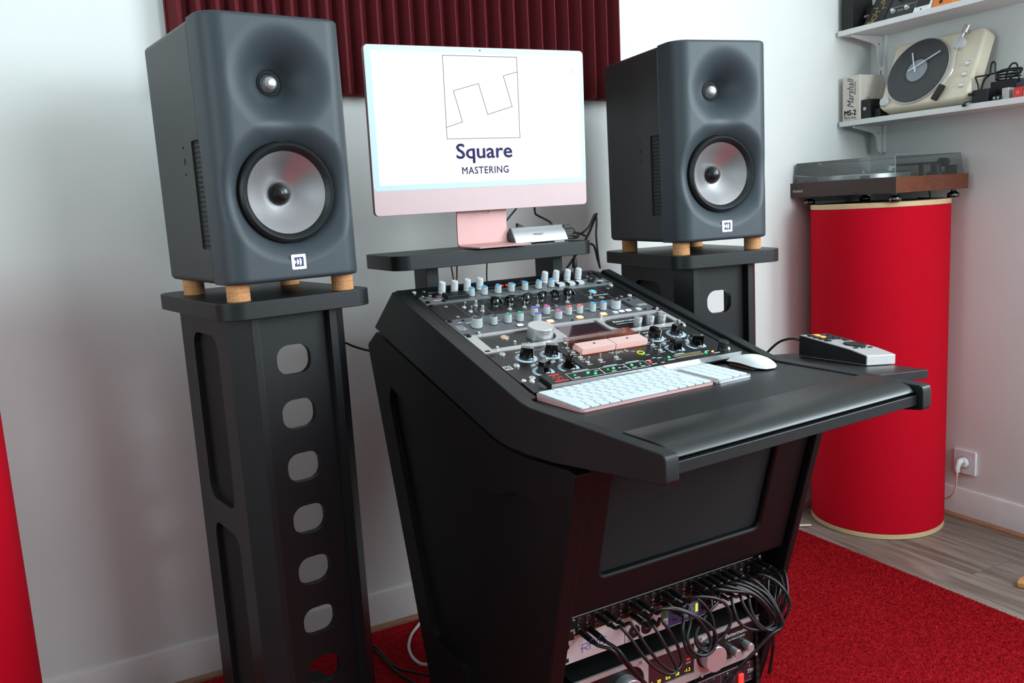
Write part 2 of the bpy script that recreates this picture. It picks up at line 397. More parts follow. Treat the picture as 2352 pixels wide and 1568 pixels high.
struct('baseboard_back', MB().prism([(0, 0.0), (-0.010, 0.0), (-0.010, 0.103), (-0.006, 0.110), (0, 0.110)], RX0, -0.01, 'x'), M_BASE)
struct('baseboard_right', MB().prism([(0, 0.0), (-0.010, 0.0), (-0.010, 0.103), (-0.006, 0.110), (0, 0.110)], RY0, 0.0, 'y'), M_BASE)
struct('trim_1', MB().prism([(-0.010, 0.0), (-0.024, 0.0), (-0.022, 0.009), (-0.010, 0.016)], RX0, -0.012, 'x'), M_QUARTER)
struct('trim_2', MB().prism([(-0.010, 0.0), (-0.024, 0.0), (-0.022, 0.009), (-0.010, 0.016)], RY0, -0.012, 'y'), M_QUARTER)

# ------------------------------------------------------------------ rug
RZ = 0.012
rug = thing('rug', 'red short pile rug under the desk and speaker stands', 'rug', (-1.75, -1.4, 0))
rx0, rx1, ry0, ry1 = -3.05, -0.556, -2.9, -0.035
part('rug_backing', MB().box(rx0 + 1.75, rx1 + 1.75, ry0 + 1.4, ry1 + 1.4, 0.0006, RZ - 0.003), M_RUG, rug)
def tufts(name, n, area_, seed, hmin, hmax, w):
    g = np.random.default_rng(seed); x0, x1, y0, y1 = area_
    x = g.uniform(x0, x1, n); y = g.uniform(y0, y1, n); a = g.uniform(0, PI, n); h = g.uniform(hmin, hmax, n)
    lx = g.normal(0.0015, 0.0022, n); ly = g.normal(-0.001, 0.0022, n); dx = np.cos(a) * w / 2; dy = np.sin(a) * w / 2
    z = np.full(n, RZ - 0.006)
    V = np.stack([np.stack([x - dx, y - dy, z], -1), np.stack([x + dx, y + dy, z], -1), np.stack([x + lx, y + ly, z + h], -1)], 1).reshape(-1, 3)
    me = bpy.data.meshes.new(name); me.vertices.add(3 * n); me.vertices.foreach_set('co', V.ravel())
    me.loops.add(3 * n); me.loops.foreach_set('vertex_index', np.arange(3 * n)); me.polygons.add(n); me.polygons.foreach_set('loop_start', np.arange(0, 3 * n, 3))
    me.update(calc_edges=True); me.validate()
    me.polygons.foreach_set('use_smooth', np.ones(n, bool))
    N = np.repeat(np.stack([lx * 90, ly * 90, np.ones(n)], -1) + g.normal(0, 0.16, (n, 3)), 3, 0); N /= np.linalg.norm(N, axis=1)[:, None]
    me.normals_split_custom_set_from_vertices(N)
    return setm(me, M_RUG)
link('pile', tufts('pile', 420000, (-1.50 + 1.75, rx1 + 1.75, -1.45 + 1.4, ry1 + 1.4), 1, 0.0045, 0.0068, 0.0030), rug, kind='stuff')
link('pile_behind', tufts('pile_behind', 60000, (rx0 + 1.75, -1.50 + 1.75, -0.6 + 1.4, ry1 + 1.4), 2, 0.0045, 0.0068, 0.004), rug, kind='stuff')

# ------------------------------------------------------------------ acoustic foam panel on the back wall
pan = MB(); x0, x1, z0, z1 = -2.452, -1.150, 1.508, 2.45
n = 29; pitch = (x1 - x0) / n; prof = [(x0, -0.002), (x0, -0.028)]
for i in range(n):
    a = x0 + i * pitch; prof += [(a + 0.004, -0.026), (a + pitch * 0.46, -0.066), (a + pitch * 0.54, -0.066), (a + pitch - 0.004, -0.026)]
prof += [(x1, -0.028), (x1, -0.002)]
pan.prism(prof, z0, z1, 'z')
pan.xf(Matrix.Translation(Vector((-1.8, 0, 1.5))) @ Matrix.Rotation(0.012, 4, 'Y') @ Matrix.Translation(Vector((1.8, 0, -1.5))))
tag(part('acoustic_panel', pan, M_FOAM, angle=20), 'burgundy ridged foam acoustic panel hung on the back wall above the monitor', 'acoustic panel')

# ------------------------------------------------------------------ studio speakers
def baffle_mesh():
    W, H = 0.27, 0.485; nx, nz = 132, 220
    t = np.linspace(-1, 1, nx); xs = (np.sin(t * PI / 2) * 0.35 + t * 0.65) * W / 2
    zs = np.linspace(0, H, nz); X, Z = np.meshgrid(xs, zs, indexing='ij')
    R = 0.040; tt = np.clip((np.abs(X) - (W / 2 - R)) / R, 0, 0.9995); Y = R - np.sqrt(R * R - (tt * R) ** 2)
    R2 = 0.008
    for d in (Z, H - Z):
        t2 = np.clip((R2 - d) / R2, 0, 0.99); Y = Y + R2 - np.sqrt(R2 * R2 - (t2 * R2) ** 2)
    r = np.hypot(X, Z - 0.371); s = np.clip((0.106 - r) / (0.106 - 0.017), 0, 1)
    Y = Y + 0.074 * s ** 1.9
    r = np.hypot(X, Z - 0.165); s = np.clip((0.136 - r) / (0.136 - 0.095), 0, 1); Y = Y + 0.027 * s ** 1.7
    Y = np.where(r < 0.0940, np.maximum(Y, 0.074), Y)
    mb = MB(); mb.v = list(map(tuple, np.stack([X, Y, Z], -1).reshape(-1, 3)))
    mb.f = [(i * nz + j, (i + 1) * nz + j, (i + 1) * nz + j + 1, i * nz + j + 1) for i in range(nx - 1) for j in range(nz - 1)]
    # close the back so the baffle has thickness
    o = len(mb.v); ring = [(i, 0) for i in range(nx)] + [(nx - 1, j) for j in range(1, nz)] + [(i, nz - 1) for i in range(nx - 2, -1, -1)] + [(0, j) for j in range(nz - 2, 0, -1)]
    idx = [i * nz + j for i, j in ring]
    mb.v += [(mb.v[q][0], 0.086, mb.v[q][2]) for q in idx]; N = len(idx)
    mb.f += [(idx[a], o + a, o + (a + 1) % N, idx[(a + 1) % N]) for a in range(N)]
    mb.f.append(tuple(range(o, o + N)))
    return mb
BAF = setm(baffle_mesh().mesh('baffle', 50), M_SPK)
_sp = {}
def speaker(loc, yaw, label):
    t = thing('studio_speaker', label, 'speaker', loc, (0, 0, yaw), 'studio speakers')
    link('baffle', BAF, t)
    if 'cab' not in _sp:
        cab = part('cabinet', MB().prism(rrect(-0.135, 0.135, 0.0, 0.485, 0.012), 0.0885, 0.38, 'y'), M_SPKB, t, bevel=0.004, seg=3)
        cb = MB()
        for s in (-1, 1):
            cb.prism(rrect(0.090, 0.136, 0.067, 0.271, 0.004), s * 0.1295, s * 0.14, 'x')
        cut(cab, cb); _sp['cab'] = cab.data
    else: cab = link('cabinet', _sp['cab'], t)
    c = (0, 0, 0.165)
    part('woofer_surround', MB().lathe([(0.0948, 0.030), (0.0948, 0.021), (0.0925, 0.0155), (0.088, 0.0125), (0.0835, 0.0150), (0.0805, 0.0205), (0.0775, 0.0225), (0.0775, 0.030)], 72, c, 'y', close=False), M_RUBBER, t, angle=60)
    part('woofer_cone', MB().lathe([(0.0785, 0.0225), (0.070, 0.0285), (0.055, 0.041), (0.040, 0.0515), (0.028, 0.058), (0.020, 0.0615), (0.0, 0.062)], 72, c, 'y', close=False), M_CONE, t, angle=60)
    part('dust_cap', MB().lathe([(0.0225, 0.0600), (0.0225, 0.0565), (0.0205, 0.0535), (0.016, 0.0475), (0.010, 0.0435), (0.0, 0.042)], 40, c, 'y', close=False), M_CAP, t, angle=60)
    part('woofer_well', MB().lathe([(0.0935, 0.026), (0.0935, 0.072), (0.0, 0.072)], 48, c, 'y', close=False), M_DARK, t)
    tw = part('tweeter', MB().lathe([(0.0225, 0.072), (0.0225, 0.0625), (0.0195, 0.0615), (0.0195, 0.066)], 36, (0, 0, 0.371), 'y', close=False), M_RUBBER, t)
    part('tweeter_grille', MB().lathe([(0.0196, 0.0655), (0.0184, 0.0590), (0.0145, 0.0535), (0.0085, 0.0503), (0.0, 0.0490)], 36, (0, 0, 0.371), 'y', close=False), M_MESH, tw, angle=60)
    lg = part('logo_badge', MB().prism(rrect(-0.0140, 0.0140, 0.020, 0.048, 0.002), -0.0012, 0.001, 'y'), L_LOGO, t, label='lit white square emblem with two arcs')
    part('emblem_field', MB().prism(rrect(-0.0092, 0.0092, 0.0250, 0.0430, 0.0006), -0.0016, -0.001, 'y'), mat('emblem_navy', (40, 44, 84), 0.4, noise=0.02), lg)
    em = MB()
    for xo, h in ((-0.0042, 0.0054), (0.0012, 0.0068)):
        em.prism([(xo, 0.034 - h)] + [(xo + 0.0036 * math.cos(a), 0.034 + h * math.sin(a)) for a in np.linspace(-PI / 2, PI / 2, 9)] + [(xo, 0.034 + h)], -0.0020, -0.0015, 'y')
    em.prism([(-0.0092, 0.030), (-0.0056, 0.034), (-0.0092, 0.038)], -0.0020, -0.0015, 'y')
    part('emblem_arcs', em, L_LOGO, lg)
    for s in (-1, 1):
        x = s * 0.1308
        v = part('vent_grille', MB().box(min(x, x - s * 0.001), max(x, x - s * 0.001), 0.0905, 0.1355, 0.0675, 0.2705), M_SPKB, t)
        h = MB()
        for r in range(22):
            for q in range(4):
                cy = 0.0945 + q * 0.0112 + (0.0056 if r % 2 else 0); cz = 0.0735 + r * 0.0092
                if cy < 0.134: h.prism(circ(cy, cz, 0.0038, 6), s * 0.1309, s * 0.1312, 'x')
        part('perforations', h, M_DARK, v, kind='stuff')
        for z, r in ((0.263, 0.003), (0.237, 0.0062), (0.212, 0.003)):
            sc = part('side_screw', MB().lathe([(0, 0), (r, 0), (r, 0.0008), (r * 0.75, 0.0012), (0, 0.0012)], 20), M_RUBBER, t, (s * 0.1350, 0.189, z), (0, s * PI / 2, 0))
            part('screw_socket', MB().lathe([(0, 0.0012), (r * .45, 0.0012), (r * .45, 0.0016), (0, 0.0016)], 6), M_SPK, sc)
    part('rating_label', MB().box(-0.09, 0.03, 0.379, 0.3803, -0.0, 0.02), M_WHITE, t)
    return t
LS = (Vector((-2.3398, -0.6520, 1.0823)), 0.161); RS = (Vector((-1.2491, -0.6146, 1.0818)), -0.1283)
speaker(LS[0], LS[1], 'dark grey two-way studio speaker nearest the camera, left of the pink monitor')
speaker(RS[0], RS[1], 'dark grey two-way studio speaker right of the pink monitor, beside the turntable')

# ------------------------------------------------------------------ speaker stands and cork pucks
_st = {}
def stand(loc, yaw, label, zt=1.050):
    t = thing('speaker_stand', label, 'stand', (loc[0], loc[1], 0), (0, 0, yaw), 'speaker stands')
    part('top_plate', MB().prism(rrect(0, 0.312, 0, 0.45, 0.045, 8), zt - 0.033, zt), M_BLACK, t, bevel=0.0015)
    part('base_plate', MB().prism(rrect(-0.03, 0.290, 0.02, 0.45, 0.02, 4), RZ, RZ + 0.020), M_BLACK, t, bevel=0.0015)
    z0, z1 = RZ + 0.020, zt - 0.033
    if not _st:
        for s in (0, 1):
            P = [(0.028, 0.38), (0.028, 0.078), (0.062, 0.036), (0.077, 0.036), (0.077, 0.060), (0.050, 0.088), (0.050, 0.38)]
            if s: P = [(0.300 - a, min(b, 0.195)) for a, b in P]
            o = part('side_panel', MB().prism(P, z0, z1), M_BLACK, t, bevel=0.0012 if not s else 0.0)
            cb = MB(); x0_, x1_ = (0.02, 0.041) if not s else (0.24, 0.28)
            for a, b in ((0.61, 0.975), (0.13, 0.555)):
                cb.prism(rrect(0.145, 0.300 if not s else 0.285, a, b, 0.035), x0_, x1_, 'x')
            if not s: cut(o, cb)
            _st[s] = o.data
        rp = MB()
        for a, b in ((0.612, 0.973), (0.132, 0.553)): rp.prism(rrect(0.147, 0.298, a, b, 0.034), 0.0405, 0.0420, 'x')
        _st['r'] = setm(rp.mesh('slot_backing'), M_DARK)  # near-black sheet added so the slots look dark inside
        o = part('front_panel', MB().box(0.0775, 0.2225, 0.056, 0.072, z0, z1), M_BLACK, t)
        cb = MB()
        for k in range(9):
            zc = 0.921 - 0.111 * k
            if zc > 0.08: cb.prism(rrect(0.113, 0.184, zc - 0.030, zc + 0.030, 0.025), 0.04, 0.09, 'y')
        cut(o, cb); _st['f'] = o.data; link('slot_backing', _st['r'], t)
    else:
        link('side_panel', _st[0], t); link('side_panel', _st[1], t); link('front_panel', _st['f'], t); link('slot_backing', _st['r'], t)
    return t
stand((-2.491, -0.672), 0.163, 'black column speaker stand with oval cutouts nearest the camera')
stand((-1.400, -0.607), -0.155, 'black column speaker stand behind the right side of the desk')
PUCK = setm(MB().lathe([(0, 0), (0.0215, 0), (0.0215, 0.0155), (0.0205, 0.0165), (0.0215, 0.0175), (0.0215, 0.0318), (0, 0.0318)], 28).mesh('cork_puck'), M_CORK)
for (P, yaw), side in ((LS, 'left'), (RS, 'right')):
    for (lx, ly), w in (((-0.107, 0.045), 'front left'), ((0.107, 0.045), 'front right'), ((-0.107, 0.32), 'rear left'), ((0.107, 0.32), 'rear right')):
        q = P + Matrix.Rotation(yaw, 3, 'Z') @ Vector((lx, ly, 0))
        tag(link('cork_puck', PUCK, None, (q.x, q.y, 1.0503)), 'cork puck under the %s corner of the %s speaker' % (w, side), 'speaker foot', 'cork pucks under the speakers')

# ------------------------------------------------------------------ desk
DO = Vector((-2.0769, -0.5324, 0.0)); DYAW = 0.0304
DM = Matrix.Translation(DO) @ Matrix.Rotation(DYAW, 4, 'Z')
desk = thing('studio_desk', 'black sloped rack desk with padded front edge and monitor shelf', 'desk', DO, (0, 0, DYAW))
CH = [(-0.012, 1.030), (-0.520, 0.8885), (-0.548, 0.8815), (-0.575, 0.878), (-0.905, 0.877), (-0.911, 0.874), (-0.913, 0.868), (-0.913, 0.840), (-0.909, 0.836), (-0.677, 0.806), (-0.640, 0.801), (-0.560, 0.7955), (-0.500, 0.7945), (-0.470, 0.796), (-0.437, 0.801), (0.118, 0.941)]
for x0, x1 in ((-0.045, -0.022), (0.5046, 0.5276)):
    part('cheek_panel', MB().prism(CH, x0, x1, 'x'), M_BLACK, desk, bevel=0.002)
RL = [(0.002, 1.026), (-0.505, 0.8855), (-0.530, 0.880), (-0.530, 0.84), (-0.46, 0.83), (0.10, 0.97)]
for x0, x1 in ((-0.0195, -0.002), (0.4846, 0.5021)):
    part('inner_rail', MB().prism(RL, x0, x1, 'x'), M_BLACK, desk, bevel=0.001)
part('rear_cap', MB().prism([(0.001, 1.024), (0.03, 1.028), (0.10, 0.975), (0.09, 0.955)], -0.02, 0.5026, 'x'), M_BLACK, desk, bevel=0.001)
SIDE = [(0.117, 0.930), (0.178, 0.896), (0.178, 0.885), (-0.090, RZ), (-0.475, RZ), (-0.699, 0.795), (-0.680, 0.799), (-0.56, 0.7885), (-0.495, 0.7875), (-0.437, 0.794)]
REC = [(0.050, 0.812), (0.064, 0.775), (-0.084, 0.292), (-0.100, 0.272), (-0.232, 0.272), (-0.245, 0.262), (-0.262, 0.12), (-0.44, 0.12), (-0.46, 0.16), (-0.595, 0.70), (-0.565, 0.722), (-0.50, 0.715), (-0.42, 0.688)]
for x0, x1, c0, c1 in ((-0.043, -0.012, -0.06, -0.030), (0.4838, 0.5010, 0.4920, 0.54)):
    o = part('side_panel', MB().prism(SIDE, x0, x1, 'x'), M_BLACKB, desk, bevel=0.003)
    cut(o, MB().prism(REC, c0, c1, 'x'))
part('dark_backing', MB().prism([(0.095, 0.90), (0.105, 0.90), (-0.135, 0.05), (-0.145, 0.05)], -0.012, 0.4836, 'x'), M_DARK, desk)  # dark sheet added so the cabinet interior stays dark
part('bottom_board', MB().box(-0.012, 0.4836, -0.46, -0.12, RZ + 0.03, RZ + 0.05), M_DARK, desk)
part('worktop', MB().box(-0.0215, 0.5041, -0.792, -0.505, 0.853, 0.8747), M_BLACK, desk, bevel=0.001)
PAD = [(-0.785, 0.8665), (-0.786, 0.8755), (-0.792, 0.8785), (-0.850, 0.8795), (-0.872, 0.8785), (-0.888, 0.8745), (-0.897, 0.8690), (-0.9005, 0.8650), (-0.896, 0.8625), (-0.80, 0.8625)]
part('armrest_pad', MB().prism(PAD, -0.0205, 0.5031, 'x'), M_LEATHER, desk, bevel=0.002, angle=50)
part('front_rail', MB().box(-0.0215, 0.5041, -0.903, -0.795, 0.8435, 0.8605), M_BLACK, desk, bevel=0.0012)
part('under_tray', MB().prism([(-0.79, 0.852), (-0.50, 0.852), (-0.50, 0.805), (-0.69, 0.805)], -0.012, 0.4836, 'x'), M_DARK, desk)
# front panel with fabric inset, on the plane y = -0.69 + (0.81 - z) * 0.28
TA = math.atan(0.28)
FM = Matrix.Translation(Vector((0, -0.69, 0.81))) @ Matrix.Rotation(PI / 2 + TA, 4, 'X')     # local x, y up the slope, z outward
def s_of(z): return (z - 0.81) / math.cos(TA)
fr = part('front_panel', MB().prism([(-0.012, s_of(0.520)), (0.4836, s_of(0.520)), (0.4836, s_of(0.800)), (-0.012, s_of(0.800))], -0.022, -0.001).xf(FM), M_BLACKB, desk)
cut(fr, MB().prism(rrect(0.042, 0.402, s_of(0.583), s_of(0.775), 0.014), -0.03, 0.01).xf(FM))
b = fr.modifiers.new('bevel', 'BEVEL'); b.width = 0.005; b.segments = 3; b.limit_method = 'ANGLE'; b.angle_limit = math.radians(50)
part('grille_cloth', MB().box(0.036, 0.408, s_of(0.577), s_of(0.781), -0.017, -0.0125).xf(FM), M_FAB, desk)
part('rack_lip', MB().box(-0.012, 0.4836, -0.560, -0.50, 0.4905, 0.521), M_BLACKB, desk, bevel=0.001)
rails = []
for x0, x1 in ((-0.0115, 0.0), (0.4730, 0.4836)):
    rl = part('rack_rail', MB().box(x0, x1, -0.5412, -0.515, 0.06, 0.489), M_BLACKB, desk)
    hm = MB()
    for k in range(26): hm.box(x0 + 0.002, x1 - 0.002, -0.5416, -0.541, 0.075 + k * 0.0159, 0.0845 + k * 0.0159)
    part('rail_holes', hm, M_DARK, rl, kind='stuff')
# the front edge runs slightly askew: the right end sits a little further back
for o in desk.children:
    if o.name.split('.')[0] in ('cheek_panel', 'worktop', 'armrest_pad', 'front_rail'):
        for v in o.data.vertices:
            v.co.y += 0.030 * max(0.0, v.co.x) / 0.52 * min(1.0, max(0.0, (-0.58 - v.co.y) / 0.25))
# monitor shelf on two posts
SHZ = 1.1045
SL = MB().prism(rrect(0, 0.515, 0, 0.215, 0.036, 8), SHZ - 0.032, SHZ)
o = part('monitor_shelf', SL, M_BLACK, desk, bevel=0.0015)
o.matrix_local = DM.inverted() @ (Matrix.Translation(Vector((-2.110, -0.553, 0))) @ Matrix.Rotation(0.027, 4, 'Z'))
for x0, x1, y0, y1 in ((-2.002, -1.972, -0.450, -0.372), (-1.672, -1.645, -0.462, -0.372)):
    p = part('shelf_post', MB().box(x0, x1, y0, y1, 0.93, SHZ - 0.0325), M_BLACK, desk, bevel=0.001)
    p.matrix_local = DM.inverted()

# ------------------------------------------------------------------ rack equipment helpers
U = 0.04445
RT = 0.2699
RO = Vector((-2.0769, -0.5324, 1.0217))
RTOP = Matrix.Translation(RO) @ Matrix.Rotation(DYAW, 4, 'Z') @ Matrix.Rotation(RT, 4, 'X')
LO = Vector((-2.0499, -1.0736, 0.4398)); LT = 0.0476
RLOW = Matrix.Translation(LO) @ Matrix.Rotation(DYAW, 4, 'Z') @ Matrix.Rotation(PI / 2 + LT, 4, 'X')
class Unit:
    def __init__(s, base, v0, n, name, label, m, thick=0.003, cat='rack unit', chassis=0.0, group=None, u0=0.0, u1=480.0):
        s.v0 = v0; s.n = n
        s.t = thing(name, label, cat, matrix=base @ Matrix.Translation(Vector((0, -v0 * U, 0))), group=group)
        s.z = thick
        s.panel = part('front_panel', MB().prism(rrect(u0 / 1000, u1 / 1000, -n * U + 0.0004, -0.0004, 0.0012, 2), 0.0, thick), m, s.t, bevel=0.0005)
        if chassis: part('chassis', MB().box(0.025, 0.455, -n * U + 0.002, -0.002, -chassis, -0.0005), M_DARK, s.t)
    def p(s, u, v, z=None): return Vector((u / 1000, -(v - s.v0) * U, s.z if z is None else z))
    def put(s, name, me, u, v, z=None, rz=0.0, parent=None, label=None): return link(name, me, parent or s.t, s.p(u, v, z), (0, 0, rz), label)
    def mk(s, name, mb, m, parent=None, kind=None, label=None, bevel=0.0):
        if name.startswith(('printed', 'divider', 'meter_lines')): kind = 'stuff'
        return part(name, mb, m, parent or s.t, bevel=bevel, kind=kind, label=label)
    def box(s, mb, u0, u1, v0, v1, z0, z1): return mb.box(u0 / 1000, u1 / 1000, -(v1 - s.v0) * U, -(v0 - s.v0) * U, z0, z1)
    def line(s, mb, u0, v0, u1, v1, w=0.0006, h=0.0002): return strip(mb, (u0 / 1000, -(v0 - s.v0) * U), (u1 / 1000, -(v1 - s.v0) * U), w, s.z - 0.0001, s.z + h)
    def text(s, t, u, v, size, m=None, shear=0.0, align='CENTER', bold=0.0, z=None, sx=1.0, rz=0.0): return text(t, size, m or M_PRINT, s.t, s.p(u, v, (s.z if z is None else z) + 0.0001), (0, 0, rz), shear, align, sx, bold=bold)

def knurl(r0, r1, h, flute=0.0, n=24):
    vs = []; fs = []
    for z, r in ((0, r0), (h - 0.0008, r1), (h, r1 - 0.0008)):
        for k in range(2 * n):
            a = PI * k / n; rr = r * (1 - (flute if k % 2 else 0)); vs.append((rr * math.cos(a), rr * math.sin(a), z))
    m_ = 2 * n
    for q in range(2):
        for k in range(m_): fs.append((q * m_ + k, q * m_ + (k + 1) % m_, (q + 1) * m_ + (k + 1) % m_, (q + 1) * m_ + k))
    fs.append(tuple(range(m_))[::-1]); fs.append(tuple(range(2 * m_, 3 * m_)))
    return MB().add(vs, fs)
K_PALE = setm(MB().lathe([(0, 0), (0.0084, 0), (0.0084, 0.0035), (0.0074, 0.0045), (0.0074, 0.0060), (0.0084, 0.0070), (0.0080, 0.0150), (0.0072, 0.0245), (0.0058, 0.0258), (0.0052, 0.0252), (0, 0.0252)], 28).mesh('knob'), M_KWHITE)
def capset(r, h, m_body, capm):
    body = setm(knurl(r, r * 0.86, h, 0.05).mesh('knob'), m_body)
    cap = {}
    for c in capm: cap[c] = setm(MB().lathe([(0, h), (r * 0.80, h), (r * 0.76, h + 0.0012), (0, h + 0.0014)], 24).mesh('knob_cap'), CAPS[c])
    ln = setm(MB().box(-0.0005, 0.0005, r * 0.05, r * 0.80, h + 0.0010, h + 0.0018).box(-0.0005, 0.0005, r * 0.84, r * 1.0, 0.001, h - 0.0005).mesh('pointer'), M_PRINT)
    sk = setm(MB().lathe([(0, 0), (r * 1.05, 0), (r * 1.05, 0.0012), (0, 0.0012)], 24).mesh('knob_skirt'), M_MATK)
    return body, cap, ln, sk
KS = capset(0.0080, 0.0165, M_KGREY, CAPS); KBIG = capset(0.0118, 0.0195, M_KGREY, ['black'])
def capknob(u_, u, v, col, K, rz):
    o = u_.put('knob', K[0], u, v, rz=rz, label=col + ' capped grey knob'); o.location.z += 0.001
    link('knob_cap', K[1][col], o, label=col + ' cap'); link('pointer', K[2], o); link('knob_skirt', K[3], o, (0, 0, -0.001))
    return o
def ticks(mb, u_, u, v, r, n, w=0.0004, l=0.0018, a0=-2.36, a1=2.36):
    for k in range(n):
        a = a0 + (a1 - a0) * k / (n - 1); s, c = math.sin(a), math.cos(a); cx, cy = u / 1000, -(v - u_.v0) * U
        strip(mb, (cx + s * r, cy + c * r), (cx + s * (r + l), cy + c * (r + l)), w, u_.z - 0.0001, u_.z + 0.0002)
# bakelite pointer knob
def chicken():
    mb = MB().lathe([(0, 0.004), (0.0095, 0.004), (0.0098, 0.007), (0.0085, 0.012), (0.0055, 0.0165), (0, 0.018)], 24)
    mb.prism([(-0.0150, 0.006), (0.0105, 0.006), (0.0125, 0.010), (0.0115, 0.0185), (0.006, 0.0200), (-0.006, 0.0190), (-0.0125, 0.0130)], -0.0036, 0.0036, 'y')
    return mb
K_CHICK = setm(chicken().mesh('knob'), M_GLOSS); K_SHAFT = setm(MB().lathe([(0, 0), (0.0060, 0), (0.0060, 0.0025), (0.0035, 0.0027), (0.0035, 0.005), (0, 0.005)], 12).mesh('knob_shaft'), M_CHROME)
K_MARK = setm(MB().prism([(-0.0149, 0.0068), (-0.0157, 0.0075), (-0.0134, 0.0135), (-0.0126, 0.0131)], -0.0005, 0.0005, 'y').mesh('pointer'), M_PRINT)
def gripknob():
    mb = MB().lathe([(0, 0), (0.0138, 0), (0.0138, 0.003), (0.0128, 0.0045), (0, 0.0045)], 28)
    mb.prism([(-0.0128, 0.0045), (0.0128, 0.0045), (0.0112, 0.0225), (-0.0112, 0.0225)], -0.0058, 0.0058, 'y')
    mb.lathe([(0, 0.0045), (0.0112, 0.0045), (0.0100, 0.013), (0, 0.0145)], 28)
    return mb
K_GRIP = setm(gripknob().mesh('knob'), M_GLOSS); K_GMARK = setm(MB().box(0.0060, 0.0115, -0.0007, 0.0007, 0.0215, 0.0230).box(0.0118, 0.0126, -0.0007, 0.0007, 0.006, 0.021).mesh('pointer'), M_PRINT)
K_DIAL = setm(MB().lathe([(0.0135, 0), (0.0205, 0), (0.0205, 0.0006), (0.0135, 0.0006)], 40).mesh('dial_ring'), mat('pale_blue_dial', (176, 196, 208), 0.5, noise=0.02))
K_ALUS = setm(MB().lathe([(0, 0), (0.0086, 0), (0.0086, 0.0175), (0.0080, 0.0182), (0, 0.0182)], 28).mesh('knob'), M_ALU)
K_ALUL = setm(MB().lathe([(0, 0), (0.0262, 0), (0.0262, 0.0225), (0.0252, 0.0235), (0, 0.0235)], 56).mesh('knob'), M_ALU)
K_TNUT = setm(MB().lathe([(0, 0), (0.0052, 0), (0.0052, 0.0018), (0.0034, 0.0026), (0, 0.0030)], 6).mesh('toggle_switch'), M_CHROME)
K_TLEV = setm(MB().tube([(0, 0, 0.002), (0.0, 0.0012, 0.008), (0, 0.0022, 0.0135)], lambda t: 0.0011 + 0.0006 * t, 8).mesh('toggle_lever'), M_CHROME)
K_TLEV2 = setm(MB().tube([(0, 0, 0.002), (0.0, -0.0018, 0.008), (0, -0.0034, 0.0130)], lambda t: 0.0011 + 0.0006 * t, 8).mesh('toggle_lever'), M_CHROME)
K_SCREW = setm(MB().lathe([(0, 0), (0.0052, 0), (0.0050, 0.0016), (0.0034, 0.0030), (0.0016, 0.0032), (0.0014, 0.0024), (0, 0.0024)], 18).mesh('rack_screw'), mat('black_screw', (26, 26, 28), 0.22, metal=0.6, noise=0.02))
K_SCREWC = setm(MB().lathe([(0, 0), (0.0056, 0), (0.0054, 0.0016), (0.0036, 0.0032), (0.0014, 0.0034), (0, 0.0028)], 18).mesh('rack_screw'), M_CHROME)
K_SCREWG = setm(MB().lathe([(0, 0), (0.0046, 0), (0.0040, 0.0012), (0.0016, 0.0020), (0, 0.0020)], 16).mesh('panel_screw'), mat('steel_screw', (120, 120, 118), 0.35, metal=0.8, noise=0.03))
K_NUT = setm(MB().lathe([(0.0034, 0), (0.0062, 0), (0.0062, 0.0030), (0.0050, 0.0040), (0.0036, 0.0040), (0.0034, 0.0012), (0, 0.0010)], 12).mesh('hex_nut'), M_CHROME)
K_PIN = setm(MB().lathe([(0, 0), (0.0030, 0), (0.0030, 0.0060), (0.0024, 0.0066), (0, 0.0060)], 14).mesh('standoff_pin'), M_CHROME)
K_SLOT = setm(MB().prism(rrect(-0.0055, 0.0055, -0.0032, 0.0032, 0.0031), 0, 0.0003).mesh('mounting_slot'), M_DARK)
def led(n, m, r=0.0024): return setm(MB().lathe([(0, 0), (r, 0), (r * 0.9, r * 0.5), (r * 0.5, r * 0.8), (0, r * 0.9)], 14).mesh('status_light'), m)
LED_R, LED_G, LED_A, LED_B = led('r', L_REDL), led('g', L_GREEN, 0.0027), led('a', L_AMB, 0.0027), led('b', L_BLUE, 0.0055)
LED_GD = led('gd', lamp('dim_green', (40, 160, 90), 0.7)); LED_RB = led('rb', L_REDL, 0.003); LED_O = led('o', mat('dark_led', (50, 46, 40), 0.4, noise=0.02))
RING = setm(MB().lathe([(0.0062, 0), (0.0100, 0), (0.0098, 0.0016), (0.0080, 0.0026), (0.0064, 0.0016), (0.0062, 0)], 28, close=False).mesh('button_ring'), M_CHROME)
def toggle(u_, u, v, up=True, rz=0.0):
    o = u_.put('toggle_switch', K_TNUT, u, v, rz=rz); link('toggle_lever', K_TLEV if up else K_TLEV2, o); return o
def btn(w, h, t, m, nm='push_button', r=0.002): return setm(MB().prism(rrect(-w / 2, w / 2, -h / 2, h / 2, r, 4), 0, t).mesh(nm), m)

# ---------- 1: black unit with eight pale knobs
u1 = Unit(RTOP, 0, 1, 'audio_processor', 'black rack unit with eight tall pale grey knobs, topmost in the sloped rack', M_BPLATE, 0.003, group='sloped rack equipment')
for u, v in ((65, .57), (95, .58), (127, .55), (158, .57), (327, .63), (358, .63), (390, .63), (421, .63)): u1.put('knob', K_PALE, u, v)
for u in (219, 230): u1.put('status_light', LED_R, u, .47)
u1.put('button_ring', RING, 244, .47)
u1.put('push_button', btn(0.012, 0.012, 0.002, M_KWHITE, r=0.0059), 244, .47)
for u, v in ((7, .2), (473, .2)): u1.put('mounting_slot', K_SLOT, u, v)
u1.put('rack_screw', K_SCREW, 471, .12); u1.put('rack_screw', K_SCREWC, 7, .14)
for u, v in ((31, .12), (15, .74), (33, .72), (452, .45), (280, .12), (200, .75)): u1.put('panel_screw', K_SCREWG, u, v)
tk = MB()
